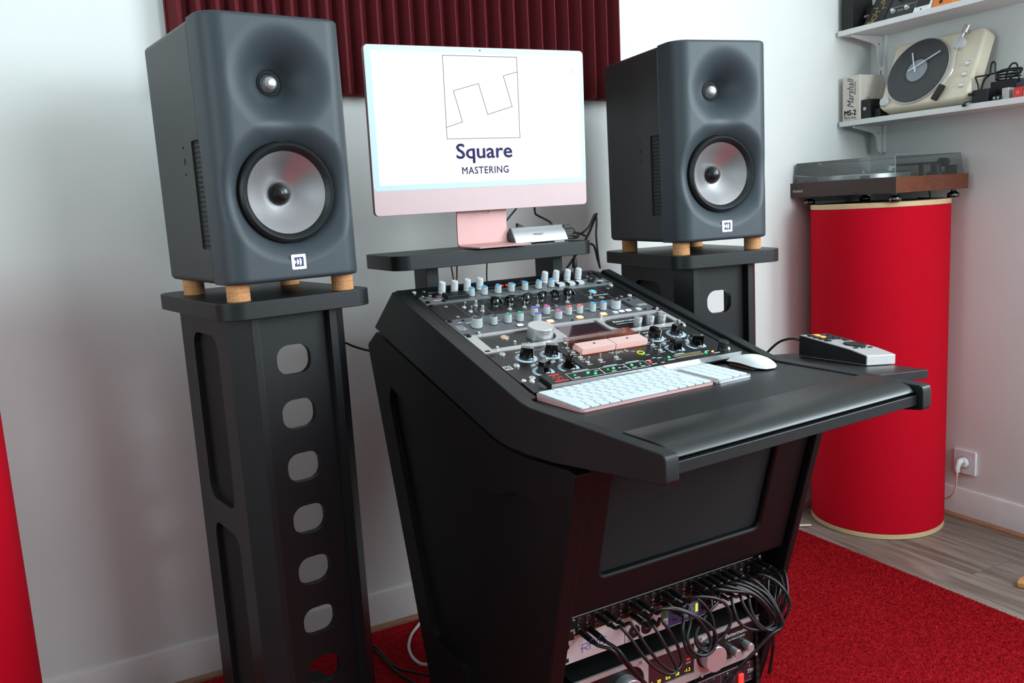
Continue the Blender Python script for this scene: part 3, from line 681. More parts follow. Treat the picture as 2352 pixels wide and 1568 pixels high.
for k in range(14): u1.box(tk, 262 + k * 4.2, 263.6 + k * 4.2, .40, .46, 0.0029, 0.0032)
for k in range(9): u1.box(tk, 176 + k * 4.2, 177.6 + k * 4.2, .50, .56, 0.0029, 0.0032)
for a in (38, 44): u1.box(tk, 36, 62 if a == 38 else 58, .30 + (a - 38) * .018, .33 + (a - 38) * .018, 0.0029, 0.0032)
u1.mk('printed_scale', tk, M_PRINTG)
# ---------- 2: silver unit with blue capped knobs
u2 = Unit(RTOP, 1, 1, 'equalizer', 'silver grey rack unit with blue capped knobs and white square buttons', M_SPLATE, 0.006, group='sloped rack equipment')
for i, u in enumerate((116, 148, 182, 216, 251, 287, 321)): capknob(u2, u, 1.52, 'blue', KS, (0.4, -0.3, 0.1, 0.9, 0.2, 0.0, -0.5)[i])
bb = MB(); u2.box(bb, 53, 104, 1.16, 1.80, 0.006, 0.0145); u2.mk('cover_block', bb, M_BPLATE, bevel=0.0008)
for u in (347, 376, 401):
    bb = u2.put('push_button', btn(0.017, 0.016, 0.0055, M_KWHITE), u, 1.50); part('button_slot', MB().box(-0.0105, -0.0085, -0.009, 0.007, 0, 0.0055), M_DARK, bb)
bk = u2.put('rotary_switch', btn(0.016, 0.010, 0.008, M_MATK), 432, 1.50, rz=-0.4); part('pointer', MB().box(-0.0005, 0.0005, -0.003, 0.005, 0.008, 0.0084), M_PRINT, bk)
for u, v in ((7, 1.82), (471, 1.12)): u2.put('rack_screw', K_SCREW, u, v)
for u, v in ((12, 1.22), (472, 1.78)): u2.put('mounting_slot', K_SLOT, u, v)
for u, v in ((34, 1.2), (44, 1.82), (449, 1.25), (447, 1.8)): u2.put('panel_screw', K_SCREW, u, v)
rl = MB(); u2.box(rl, 20, 46, 1.52, 1.58, 0.0059, 0.0062); u2.mk('red_print', rl, CAPS['red'])
rl = MB(); u2.box(rl, 24, 44, 1.62, 1.66, 0.0059, 0.0062); u2.box(rl, 452, 468, 1.42, 1.47, .0059, .0062); u2.box(rl, 452, 468, 1.52, 1.56, .0059, .0062); u2.mk('white_print', rl, M_PRINT)
# ---------- 3: black unit with bakelite pointer knobs
u3 = Unit(RTOP, 2, 2, 'tube_equalizer', 'black rack unit with six glossy pointer knobs and a blue lamp', M_BPLATE, 0.003, group='sloped rack equipment')
tk = MB()
for i, u in enumerate((142, 179, 218, 256, 293, 327)):
    o = u3.put('knob', K_CHICK, u, 2.97, rz=(2.7, -0.9, 0.3, 0.35, -1.3, 2.6)[i]); link('knob_shaft', K_SHAFT, o); link('pointer', K_MARK, o)
    ticks(tk, u3, u, 2.97, 0.0155, 11)
for u in (161, 197, 230, 307):
    toggle(u3, u, 3.62)
    u3.box(tk, u - 5, u + 5, 3.84, 3.87, 0.0029, 0.0032)
for i, u in enumerate((142, 179, 218, 256, 293, 327)): u3.box(tk, u - 6, u + 6, 2.40, 2.45, 0.0029, 0.0032)
u3.mk('printed_scale', tk, M_PRINTG)
toggle(u3, 72, 2.74, False); toggle(u3, 74, 3.34, False); toggle(u3, 374, 3.42, True)
cy = setm(MB().lathe([(0, 0), (0.0052, 0), (0.0052, 0.002), (0.0033, 0.0025), (0.0033, 0.0125), (0.0028, 0.013), (0, 0.013)], 16).mesh('push_post'), M_ALU)
u3.put('push_post', cy, 100, 2.70); u3.put('push_post', cy, 99, 3.45)
ln = MB()
for a in ((58, 2.08, 62, 3.95), (89, 2.08, 87, 3.95), (112, 2.08, 115, 3.95), (371, 2.08, 371, 3.95), (423, 2.08, 423, 3.95), (371, 3.0, 390, 3.0), (371, 3.78, 390, 3.78)): u3.line(ln, *a)
u3.mk('divider_lines', ln, M_PRINTG)
o = u3.put('lamp_bezel', RING, 401, 2.72); link('lamp_lens', LED_B, o)
u3.text('Michelangelo', 408, 3.22, 0.0078, shear=0.35)
rg = MB().lathe([(0.0052, 0.0029), (0.0060, 0.0029), (0.0060, 0.0032), (0.0052, 0.0032), (0.0052, 0.0029)], 28, tuple(u3.p(400, 3.58, 0)), close=False); u3.mk('logo_ring', rg, M_PRINT)
u3.text('H', 400, 3.58, 0.0085)
for u, v in ((37, 2.36), (35, 3.74), (451, 2.45), (449, 3.74), (270, 3.86)): u3.put('panel_screw', K_SCREWG, u, v)
for u, v in ((9, 2.16), (471, 2.14), (471, 3.80)): u3.put('rack_screw', K_SCREWC if u > 100 else K_SCREW, u, v)
u3.put('mounting_slot', K_SLOT, 9, 3.8)
# ---------- 4: grey unit with coloured knobs
u4 = Unit(RTOP, 4, 2, 'analogue_processor', 'grey rack unit with multicoloured knob caps and lit square buttons', M_GPLATE, 0.003, group='sloped rack equipment')
for i, (u, v, c) in enumerate(((87, 5.07, 'black'), (120, 5.08, 'green'), (148, 5.09, 'green'), (192, 4.71, 'purple'), (181, 5.43, 'purple'), (222, 4.71, 'magenta'), (232, 5.44, 'magenta'), (266, 5.10, 'red'), (294, 5.11, 'red'), (328, 5.09, 'blue'), (356, 5.09, 'blue'))):
    capknob(u4, u, v, c, KS, (0.9, 0.0, 0.0, 0.7, 0.1, 0.3, 0.4, -1.2, 1.9, 0.0, 0.2)[i])
capknob(u4, 47, 5.15, 'black', KBIG, 0.6); capknob(u4, 388, 5.13, 'black', KBIG, -0.9)
tk = MB()
for (u, v, r) in ((87, 5.07, .0105), (120, 5.08, .0105), (148, 5.09, .0105), (192, 4.71, .0105), (181, 5.43, .0105), (222, 4.71, .0105), (232, 5.44, .0105), (266, 5.1, .0105), (294, 5.11, .0105), (328, 5.09, .0105), (356, 5.09, .0105), (47, 5.15, .0145), (388, 5.13, .0145)): ticks(tk, u4, u, v, r, 11, 0.0006, 0.0012)
for (a, b, v) in ((98, 112, 4.72), (128, 141, 4.72), (199, 214, 4.36), (192, 222, 5.10), (234, 250, 4.40), (258, 272, 4.72), (284, 300, 4.72), (318, 336, 4.72), (346, 360, 4.72), (36, 52, 4.55), (20, 30, 4.42), (60, 70, 4.8)): u4.box(tk, a, b, v, v + .055, 0.0029, 0.0032)
u4.mk('printed_scale', tk, M_PRINT)
def litbutton(u_, u, v, m, rim=None):
    o = u_.put('lit_button', btn(0.0125, 0.0100, 0.0022, m), u, v, label='glowing square button')
    part('button_frame', MB().prism(rrect(-0.0073, 0.0073, -0.0060, 0.0060, 0.002), 0, 0.0012), rim or M_DARK, o)
litbutton(u4, 135, 5.64, L_WHITE)
for u in (207, 280, 341): litbutton(u4, u, 5.64, L_ORANGE, L_ORIM)
u4.put('push_button', btn(0.0125, 0.0100, 0.0022, M_KWHITE), 372, 5.64); u4.put('push_button', btn(0.0125, 0.0100, 0.0022, M_KWHITE), 435, 5.62)
for u in (389, 407): litbutton(u4, u, 5.64, L_VIO)
sl = MB(); u4.box(sl, 421, 435, 4.32, 5.30, 0.0028, 0.0033); u4.mk('meter_window', sl, M_DARK)
u4.text('Solid\nState\nLogic', 16, 5.02, 0.0085, align='CENTER'); u4.text('FUSION', 462, 5.05, 0.0065)
ul = MB(); u4.box(ul, 450, 474, 5.17, 5.20, .0029, .0032); u4.mk('underline', ul, M_PRINT)
for u, v in ((36, 4.26), (33, 5.85), (255, 4.2), (430, 4.2), (448, 4.4), (449, 5.75), (255, 5.85)): u4.put('panel_screw', K_SCREW, u, v).scale = (.6, .6, .6)
for u, v in ((8, 4.2), (472, 5.84)): u4.put('rack_screw', K_SCREW, u, v)
for u, v in ((9, 5.82), (472, 4.18)): u4.put('mounting_slot', K_SLOT, u, v)
# ---------- mastering unit builder (silver frame with dark insets)
def inset_unit(base, v0, name, label, group, chassis, flip, kx):
    un = Unit(base, v0, 2, name, label, M_ALUP, 0.0045, chassis=chassis, group=group)
    H0, H1 = -2 * U + 0.0145, -0.0095
    cb = MB(); r = (H1 - H0) / 2
    def inset(a, b, ronl):
        P = []
        if ronl:
            P = [(b, H0), (b, H1)] + [(a + r + r * math.cos(t), (H0 + H1) / 2 + r * math.sin(t)) for t in np.linspace(PI / 2, 3 * PI / 2, 17)]
        else:
            P = [(a, H1), (a, H0)] + [(b - r + r * math.cos(t), (H0 + H1) / 2 + r * math.sin(t)) for t in np.linspace(-PI / 2, PI / 2, 17)]
        cb.prism(P, -0.01, 0.02)
    inset(0.0215, kx[0], False); inset(kx[1], 0.4665, True); cb.box(kx[2], kx[3], H0 + 0.001, H1, -0.01, 0.02)
    cut(un.panel, cb)
    b0 = MB().box(0.018, 0.472, H0 - 0.004, H1 + 0.004, -0.001, 0.0012); un.mk('inset_plate', b0, M_BPLATE)
    un.mk('display', MB().box(kx[2] - 0.001, kx[3] + 0.001, H0, H1 + 0.001, 0.0010, 0.0018), M_GLASSD)
    return un
u5 = inset_unit(RTOP, 6, 'mastering_equalizer', 'silver framed rack unit with large aluminium dial and dark display in the sloped rack', 'sloped rack equipment', 0, False, (0.179, 0.310, 0.195, 0.302))
u5.put('knob', K_ALUL, 146, 6.98, 0.0012)
for u, v in ((377, 7.28), (408, 7.31), (439, 7.33)): u5.put('knob', K_ALUS, u, v, 0.0012)
o = u5.put('button_ring', RING, 76, 6.60, 0.0012); o.scale = (.9, .9, .9); link('lamp_lens', led('w', lamp('warm_orange', (255, 110, 60), 1.6), 0.0045), o)
u5.put('knob', K_PIN, 79, 7.36, 0.0012)
for u, v in ((30, 6.10), (30, 7.80), (179, 7.80), (180, 6.10), (320, 6.10), (321, 7.83), (470, 6.08), (468, 7.83)): u5.put('standoff_pin', K_PIN, u, v)
u5.text('Bettermaker', 366, 6.60, 0.0125, shear=0.3, z=0.0013); u5.text('MASTERING EQUALIZER', 366, 6.88, 0.0050, z=0.0013, sx=1.1)
u5.text('LEVEL', 146, 7.62, 0.0048, z=.0013); u5.text('ENGAGE', 102, 7.46, 0.0048, z=.0013)
for u, v in ((8, 6.12), (472, 7.72)): u5.put('rack_screw', K_SCREW, u, v)
for u, v in ((9, 7.82), (472, 6.14)): u5.put('mounting_slot', K_SLOT, u, v)
# ---------- 6: black compressor with two meters
u6 = Unit(RTOP, 8, 3, 'stereo_compressor', 'black three-unit compressor with two orange lit meters and eight grip knobs', M_BPLATE, 0.003, group='sloped rack equipment')
cp = MB(); cp.prism(rrect(0.139, 0.347, -2.93 * U, -0.12 * U, 0.004), 0.0028, 0.0050); u6.mk('centre_plate', cp, M_BPLATE, bevel=0.0004)
tk = MB()
for i, (u, v, k) in enumerate(((64, 8.95, 0), (116, 9.0, 0), (63, 10.37, 1), (116, 10.4, 1), (364, 8.95, 0), (422, 8.88, 0), (366, 10.33, 1), (421, 10.3, 1))):
    d = u6.put('dial_ring', K_DIAL, u, v)
    o = u6.put('knob', K_GRIP, u, v, rz=(-0.6, -0.5, 0.5, 0.8, -1.2, 0.3, 1.5, -0.4)[i]); link('pointer', K_GMARK, o)
    ticks(tk, u6, u, v, 0.0215, 21 if not k else 3, 0.0006, 0.0018, -2.4, 2.4)
    u6.text(('LEVEL', 'THRESHOLD', 'ATTACK', 'RELEASE', 'LEVEL', 'THRESHOLD', 'ATTACK', 'RELEASE')[i], u, v + (-0.66 if not k else 0.68), 0.0062, bold=0.0001)
for (u, v, l) in ((76, 9.52, 16), (100, 9.58, 14), (379, 9.45, 16), (407, 9.55, 14)): u6.box(tk, u - l / 2, u + l / 2, v, v + .03, .0029, .0032)
u6.mk('printed_scale', tk, M_PRINT)
for i, (u, v) in enumerate(((59, 9.70), (86, 9.50), (103, 9.66), (121, 9.62), (363, 9.64), (385, 9.58), (403, 9.66), (419, 9.72))): toggle(u6, u, v, i % 3 != 1)
u6.z = 0.0050
tk = MB()
for i, (u, v) in enumerate(((160, 8.75), (160, 9.22), (160, 9.75), (160, 10.30), (189, 10.29), (226, 10.27), (333, 8.70), (333, 9.17), (333, 9.70), (331, 10.28))):
    toggle(u6, u, v, i % 4 != 3); u6.box(tk, u - 6, u + 6, v + .17, v + .205, .0049, .0052)
    if i < 4 or i > 5: u6.box(tk, u - 7, u - 2, v - .2, v - .165, .0049, .0052)
u6.mk('printed_legend', tk, M_PRINT)
u6.text('Vari S', 248, 9.80, 0.0135, bold=0.0002, sx=1.35)
o = u6.put('power_button', setm(MB().lathe([(0.0052, 0), (0.0078, 0), (0.0078, 0.0018), (0.0066, 0.0024), (0.0052, 0.0018), (0.0052, 0)], 28, close=False).mesh('power_button'), lamp('lime_ring', (170, 180, 40), 0.5)), 285, 10.24)
part('button_centre', MB().lathe([(0, 0), (0.0052, 0), (0.0052, 0.0010), (0, 0.0010)], 20), M_MATK, o)
u6.text('ON', 276, 9.98, 0.0055, bold=0.0001); u6.text('OFF', 293, 10.50, 0.0055, bold=0.0001)
VX = setm(MB().box(-0.0370, 0.0370, -0.0330, 0.0330, 0.0, 0.0004).mesh('meter_face'), mat('meter_scale_plate', (34, 26, 28), 0.5, noise=0.05))
for u in (206, 284):
    vu = u6.put('level_meter', VX, u, 8.86, label='orange lit needle meter under a clear cover')
    part('clear_cover', MB().box(-0.0374, 0.0374, -0.0335, 0.0335, 0.0006, 0.0130), G_CLEAR, vu)
    part('lit_base', MB().box(-0.0300, 0.0220, -0.0329, -0.0240, 0.0006, 0.0060), L_VU, vu)
    part('frosted_cover', MB().box(-0.0376, 0.0376, -0.0337, -0.0042, 0.0022, 0.0133), M_FROST, vu)
    part('pivot_screw', MB().lathe([(0, 0.0131), (0.0024, 0.0131), (0.0020, 0.0142), (0, 0.0142)], 14, (0, -0.016, 0)), M_MATK, vu)
    ar = MB()
    for k in range(14):
        a0, a1 = 2.35 - k * 0.12, 2.35 - (k + 0.75) * 0.12
        strip(ar, (0.034 * math.cos(a0), -0.018 + 0.034 * math.sin(a0)), (0.034 * math.cos(a1), -0.018 + 0.034 * math.sin(a1)), 0.0006, 0.0004, 0.0007)
        strip(ar, (0.0365 * math.cos(a0), -0.018 + 0.0365 * math.sin(a0)), (0.039 * math.cos(a0), -0.018 + 0.039 * math.sin(a0)), 0.0006, 0.0004, 0.0007)
    part('scale_arc', ar, M_PRINT, vu)
    part('needle', MB().tube([(0.006, -0.004, 0.003), (0.026, 0.024, 0.003)], 0.0007, 6), CAPS['red'], vu)
u6.z = 0.003
for v in (8.34, 9.55, 10.80): u6.put('hex_nut', K_NUT, 28, v)
lg = MB().box(0.0018, 0.0178, -(9.72 - 8) * U, -(9.38 - 8) * U, 0.0029, 0.0032); lo = u6.mk('logo_plate', lg, M_PRINT)
lg = MB()
for q in ((3.6, 9.43, 6.0, 9.67), (6.0, 9.52, 8.0, 9.58), (8.0, 9.43, 10.2, 9.67), (10.2, 9.43, 15.5, 9.48), (13.4, 9.48, 15.5, 9.60), (12, 9.56, 13.4, 9.67), (12, 9.63, 15.8, 9.67)): u6.box(lg, q[0], q[2], q[1], q[3], .0031, .0034)
u6.mk('logo_glyph', lg, M_INK, lo)
for u, v in ((8, 8.27),): u6.put('mounting_slot', K_SLOT, u, v)
u6.put('rack_screw', K_SCREWC, 9, 10.88); u6.put('rack_screw', K_SCREWC, 471, 10.80); u6.put('rack_screw', K_SCREWC, 470, 8.12); u6.put('panel_screw', K_SCREW, 130, 8.7); u6.put('panel_screw', K_SCREW, 152, 10.85)
# ---------- 7: black converter with raised front
u7 = Unit(RTOP, 11, 1, 'converter', 'black rack unit with green status lights and red logo behind the keyboard', M_BPLATE, 0.006, group='sloped rack equipment')
bx = MB(); u7.box(bx, 35, 447, 11.05, 11.98, 0.006, 0.0145); u7.mk('raised_front', bx, M_BPLATE, bevel=0.001)
sv = MB(); u7.box(sv, 35, 470, 11.985, 12.0, 0.004, 0.0146); u7.mk('edge_highlight', sv, M_ALU)  # bright strip stands for the highlight along the lower edge
u7.z = 0.0145
tk = MB()
for a, b in ((81, 151), (152, 205), (206, 252)):
    for q in ((a, 11.33, b, 11.33), (b, 11.33, b, 11.86), (b, 11.86, a, 11.86), (a, 11.86, a, 11.33)): u7.line(tk, *q, w=0.0007)
for a, b, v in ((98, 132, 11.22), (165, 195, 11.22), (215, 245, 11.22), (88, 100, 11.73), (168, 178, 11.73), (214, 224, 11.73), (233, 243, 11.73), (258, 270, 11.73), (256, 268, 11.36), (280, 288, 11.73), (285, 296, 11.3), (330, 352, 11.24), (398, 408, 11.42), (410, 424, 11.72), (276, 284, 11.22), (300, 318, 11.62), (188, 194, 11.55), (198, 203, 11.55), (124, 128, 11.46), (138, 146, 11.46)): u7.box(tk, a, b, v, v + .045, 0.0144, 0.0147)
for k in range(17): u7.box(tk, 322 + k * 4, 324 + k * 4, 11.35, 11.38, .0144, .0147); u7.box(tk, 322 + k * 4, 324 + k * 4, 11.62, 11.65, .0144, .0147)
ticks(tk, u7, 436, 11.60, 0.0125, 13, 0.0006, 0.0014)
u7.mk('printed_legend', tk, M_PRINT)
ml = MB(); u7.line(ml, 322, 11.45, 388, 11.45, 0.0008); u7.line(ml, 322, 11.55, 388, 11.55, 0.0008); u7.mk('meter_lines', ml, mat('gold_print', (190, 160, 70), 0.5, noise=0.02))
for u, v, L in ((94, 11.56, LED_GD), (122, 11.55, LED_G), (134, 11.70, LED_G), (165, 11.56, LED_GD), (178, 11.54, LED_G), (219, 11.54, LED_G), (238, 11.56, LED_GD), (261, 11.55, LED_RB), (281, 11.50, LED_O), (296, 11.48, LED_O), (310, 11.42, LED_G), (395, 11.58, LED_G), (412, 11.58, LED_A)): u7.put('status_light', L, u, v)
ks = u7.put('knob', setm(MB().lathe([(0, 0), (0.0100, 0), (0.0100, 0.0045), (0.0092, 0.006), (0.0105, 0.0185), (0.0100, 0.0192), (0, 0.0192)], 28).mesh('knob'), M_MATK), 436, 11.60)
M_REDP = mat('red_print', (206, 52, 46), 0.6, noise=0.02)
rr = MB(); u7.box(rr, 48, 70, 11.20, 11.27, .0144, .0147); u7.box(rr, 47, 74, 11.76, 11.84, .0144, .0147)
c_ = u7.p(60, 11.52, 0)
rr.lathe([(0.0088, 0.0144), (0.0096, 0.0144), (0.0096, 0.0147), (0.0088, 0.0147), (0.0088, 0.0144)], 28, (c_.x, c_.y, 0), close=False)
for a in (0.3, 2.4, 4.4): rr.prism(circ(c_.x + 0.0055 * math.cos(a), c_.y + 0.0055 * math.sin(a), 0.0019, 12), .0144, .0147)
strip(rr, (c_.x - 0.003, c_.y - 0.001), (c_.x + 0.004, c_.y + 0.002), 0.0007, .0144, .0147); strip(rr, (c_.x + 0.001, c_.y - 0.004), (c_.x, c_.y + 0.004), 0.0007, .0144, .0147)
u7.mk('red_logo', rr, M_REDP)
u7.z = 0.006
u7.put('rack_screw', K_SCREWC, 19, 11.12); u7.put('mounting_slot', K_SLOT, 20, 11.80); u7.put('rack_screw', K_SCREWC, 468, 11.20); u7.put('mounting_slot', K_SLOT, 466, 11.7)
hc = MB()
for i in range(9):
    for j in range(3): hc.prism(circ(0.026 + j * 0.0026, -(11.30 + i * 0.06 + (j % 2) * 0.03 - 11) * U, 0.0011, 6), 0.0059, 0.0062)
u7.mk('vent_holes', hc, M_PRINTG, kind='stuff')

# ---------- lower rack: patch bay
pb = Unit(RLOW, -1, 1, 'patch_bay', 'black patch bay with two rows of jacks under the front panel', M_BPLATE, 0.003, chassis=0.12, group='lower rack equipment', u0=2, u1=481)
ed = MB(); pb.box(ed, 3, 450, -1.0, -.972, 0.003, 0.0055); pb.mk('top_edge', ed, M_ALUP)
lb = MB(); pb.box(lb, 26, 452, -.155, -.01, 0.003, 0.0042); pb.mk('label_strip', lb, mat('beige_label', (190, 170, 148), 0.7, noise=0.04))
JK = setm(MB().lathe([(0.0030, 0), (0.0046, 0), (0.0046, 0.0018), (0.0040, 0.0024), (0.0032, 0.0024), (0.0030, 0.0004), (0, 0.0004)], 18).mesh('jack'), mat('jack_ring', (120, 116, 108), 0.3, metal=0.8, noise=0.02))
JH = setm(MB().lathe([(0, 0.0005), (0.0031, 0.0005), (0.0031, 0.0010), (0, 0.0010)], 14).mesh('jack_hole'), M_DARK)
def ju(i): return 37.5 + (i - 1) * 18.38
for i in range(1, 25):
    for v in (-.775, -.31):
        o = pb.put('jack', JK, ju(i), v); link('jack_hole', JH, o)
    pb.text(str(i), ju(i) - 1, -.545, 0.0062)
pb.text('A', 27, -.84, 0.0075); pb.text('B', 27.5, -.27, 0.0075); pb.text('NEUTRIK', 18.5, -.40, 0.0050, bold=0.0001)
for u, v, K in ((14.5, -.82, K_SCREWG), (11, -.60, K_SCREWG), (8, -.17, K_SCREWC), (473, -.85, K_SCREWC)): pb.put('panel_screw', K, u, v)
# ---------- audio interface
ri = Unit(RLOW, 0, 1, 'audio_interface', 'pale grey one-unit audio interface with blue lettering and two round sockets', mat('pale_grey_faceplate', (205, 198, 200), 0.45, noise=0.03, metal=0.15), 0.003, chassis=0.2, group='lower rack equipment')
g = MB(); ri.box(g, 136.0, 137.2, .02, .99, .0029, .0032); ri.mk('panel_seam', g, M_DARK)
M_BLUEP = mat('blue_print', (44, 70, 150), 0.5, noise=0.02)
rm = MB()
def seg(u0, v0, u1_, v1): ri.line(rm, u0, v0, u1_, v1, 0.0014)
for s_ in ((40, .52, 48, .52), (43.5, .36, 43.5, .72), (43.5, .36, 56, .36), (56, .36, 56, .50), (46, .52, 56, .50), (48, .54, 57, .66), (60, .36, 60, .66), (60, .36, 76, .36), (68, .36, 68, .52), (76, .36, 76, .66), (81, .36, 96, .36), (81, .50, 95, .50), (81, .64, 96, .64), (81, .36, 81, .64)): seg(*s_)
ri.mk('blue_lettering', rm, M_BLUEP)
XL = setm(MB().lathe([(0, 0), (0.0125, 0), (0.0125, 0.0012), (0.0108, 0.0016), (0.0104, 0.0004), (0, 0.0004)], 28).mesh('round_socket'), M_MATK)
for u, v in ((158, .58), (187, .60)):
    o = ri.put('round_socket', XL, u, v); part('socket_hole', MB().lathe([(0, 0.0004), (0.004, 0.0004), (0.004, 0.0010), (0, 0.0010)], 14), M_GPLATE, o)
    for a, b in ((-13, .28), (13, -.28)): ri.put('panel_screw', K_SCREWC, u + a, v + b).scale = (.55, .55, .55)
for u in (210, 228): ri.put('round_button', setm(MB().lathe([(0, 0), (0.0038, 0), (0.0038, 0.0022), (0, 0.0024)], 16).mesh('round_button'), M_MATK), u, .68)
g = MB(); ri.box(g, 221, 237, .04, .50, .0029, .0033); ri.mk('green_label', g, mat('green_print', (46, 96, 66), 0.5, noise=0.02))
g = MB(); ri.box(g, 238, 345, .06, .95, .0029, .0036); bp = ri.mk('blue_section', g, mat('navy_print', (52, 60, 104), 0.45, noise=0.03))
o = ri.put('jack', JK, 253, .67, 0.0036); link('jack_hole', JH, o)
g = MB(); ri.box(g, 276, 312, .18, .80, .0035, .0040); ri.mk('display', g, mat('slate_display', (84, 104, 132), 0.3, emit=(70, 92, 120), es=0.25, noise=0.02))
g = MB()
for k in range(7): ri.box(g, 279, 302 - (k % 3) * 3, .24 + k * .075, .262 + k * .075, .0039, .0042)
ri.mk('display_lines', g, M_PRINT)
g = MB()
for k in range(5): ri.box(g, 304, 310, .30 + k * .08, .36 + k * .08, .0039, .0043)
ri.mk('level_bars', g, L_YG)
ri.put('encoder', setm(MB().lathe([(0, 0), (0.0085, 0), (0.008, 0.014), (0, 0.0145)], 24).mesh('encoder'), M_MATK), 328, .52, .0036)
ri.put('rack_screw', K_SCREW, 9, .20).scale = (1.3, 1.3, 1.3); ri.put('mounting_slot', setm(MB().box(-0.004, 0.004, -0.004, 0.004, 0, 0.0003).mesh('mounting_slot'), M_DARK), 10.5, .82)
# ---------- limiter
lm = inset_unit(RLOW, 1.92, 'mastering_limiter', 'silver framed limiter with lit readout and large dial in the lower rack', 'lower rack equipment', 0.2, False, (0.180, 0.307, 0.190, 0.302))
lm.put('knob', K_ALUL, 342, 3.02, 0.0012); lm.put('knob', K_ALUL, 136, 3.02, 0.0012)
for u, v in ((404, 3.28), (438, 3.20)): lm.put('knob', K_ALUS, u, v, 0.0012)
lm.text('Bettermaker', 415, 2.50, 0.0125, shear=0.3, z=.0013); lm.text('MASTERING LIMITER', 415, 2.74, 0.0046, z=.0013, sx=1.1)
for s_, u in (('.5', 199), ('20', 217), ('0.0', 239), ('50', 262), ('-1.3', 287)): lm.text(s_, u, 3.36, 0.0095, L_YG, z=.0019)
for s_, u in (('SET', 226), ('RES', 246), ('RESET', 267), ('MENU', 290)): lm.text(s_, u, 3.62, 0.0050, M_PRINT, z=.0019)
lm.text('ON', 289, 2.86, 0.0052, L_REDL, z=.0019); lm.text('CALIB', 289, 3.02, 0.0045, M_PRINT, z=.0019); lm.text('P1', 393, 3.50, 0.0045, M_PRINT, z=.0013); lm.text('P2', 427, 3.42, 0.0045, M_PRINT, z=.0013)
for u, v in ((173, 2.05), (173, 3.80), (318, 2.05), (318, 3.80), (462, 2.02), (462, 3.82), (20, 3.80), (20, 2.05)): lm.put('standoff_pin', K_PIN, u, v)
for u, v in ((475, 2.10), (475, 3.75)): lm.put('mounting_slot', K_SLOT, u, v)
# ---------- power supply rack
ps = Unit(RLOW, 4.17, 1, 'power_conditioner', 'dark purple rack unit with red lit rocker switch at the bottom of the lower rack', M_PURP, 0.003, chassis=0.2, group='lower rack equipment')
g = MB(); ps.box(g, 30, 450, 4.17, 4.19, .003, .0040); ps.mk('top_edge', g, M_ALUP)
tk = MB()
for k in range(11): ps.line(tk, 40 + k * 37, 4.26, 40 + k * 37, 4.9, 0.0006)
ps.mk('divider_lines', tk, M_PRINTG)
RK = setm(MB().box(-0.007, 0.007, -0.012, 0.012, 0, 0.003).mesh('slide_switch'), M_MATK)
for k in range(10): ps.put('slide_switch', RK, 58 + k * 37, 4.66); ps.text(str(k - 1) if k > 0 else '0', 58 + k * 37, 4.32, 0.005)
rk = MB(); ps.box(rk, 420, 431, 4.58, 5.04, .003, .0085); ps.mk('rocker_switch', rk, L_SW, bevel=0.001, label='red lit rocker switch')
ps.text('TIWA', 459, 4.66, 0.0125, shear=0.25); ps.text('PHANTOM POWER', 440, 5.1, 0.004, M_PRINTG)
ps.put('mounting_slot', K_SLOT, 474, 4.36); ps.put('rack_screw', K_SCREW, 476, 4.98)
for u in (450, 452): ps.put('panel_screw', K_SCREWG, u, 4.4 if u == 450 else 4.95).scale = (.6, .6, .6)

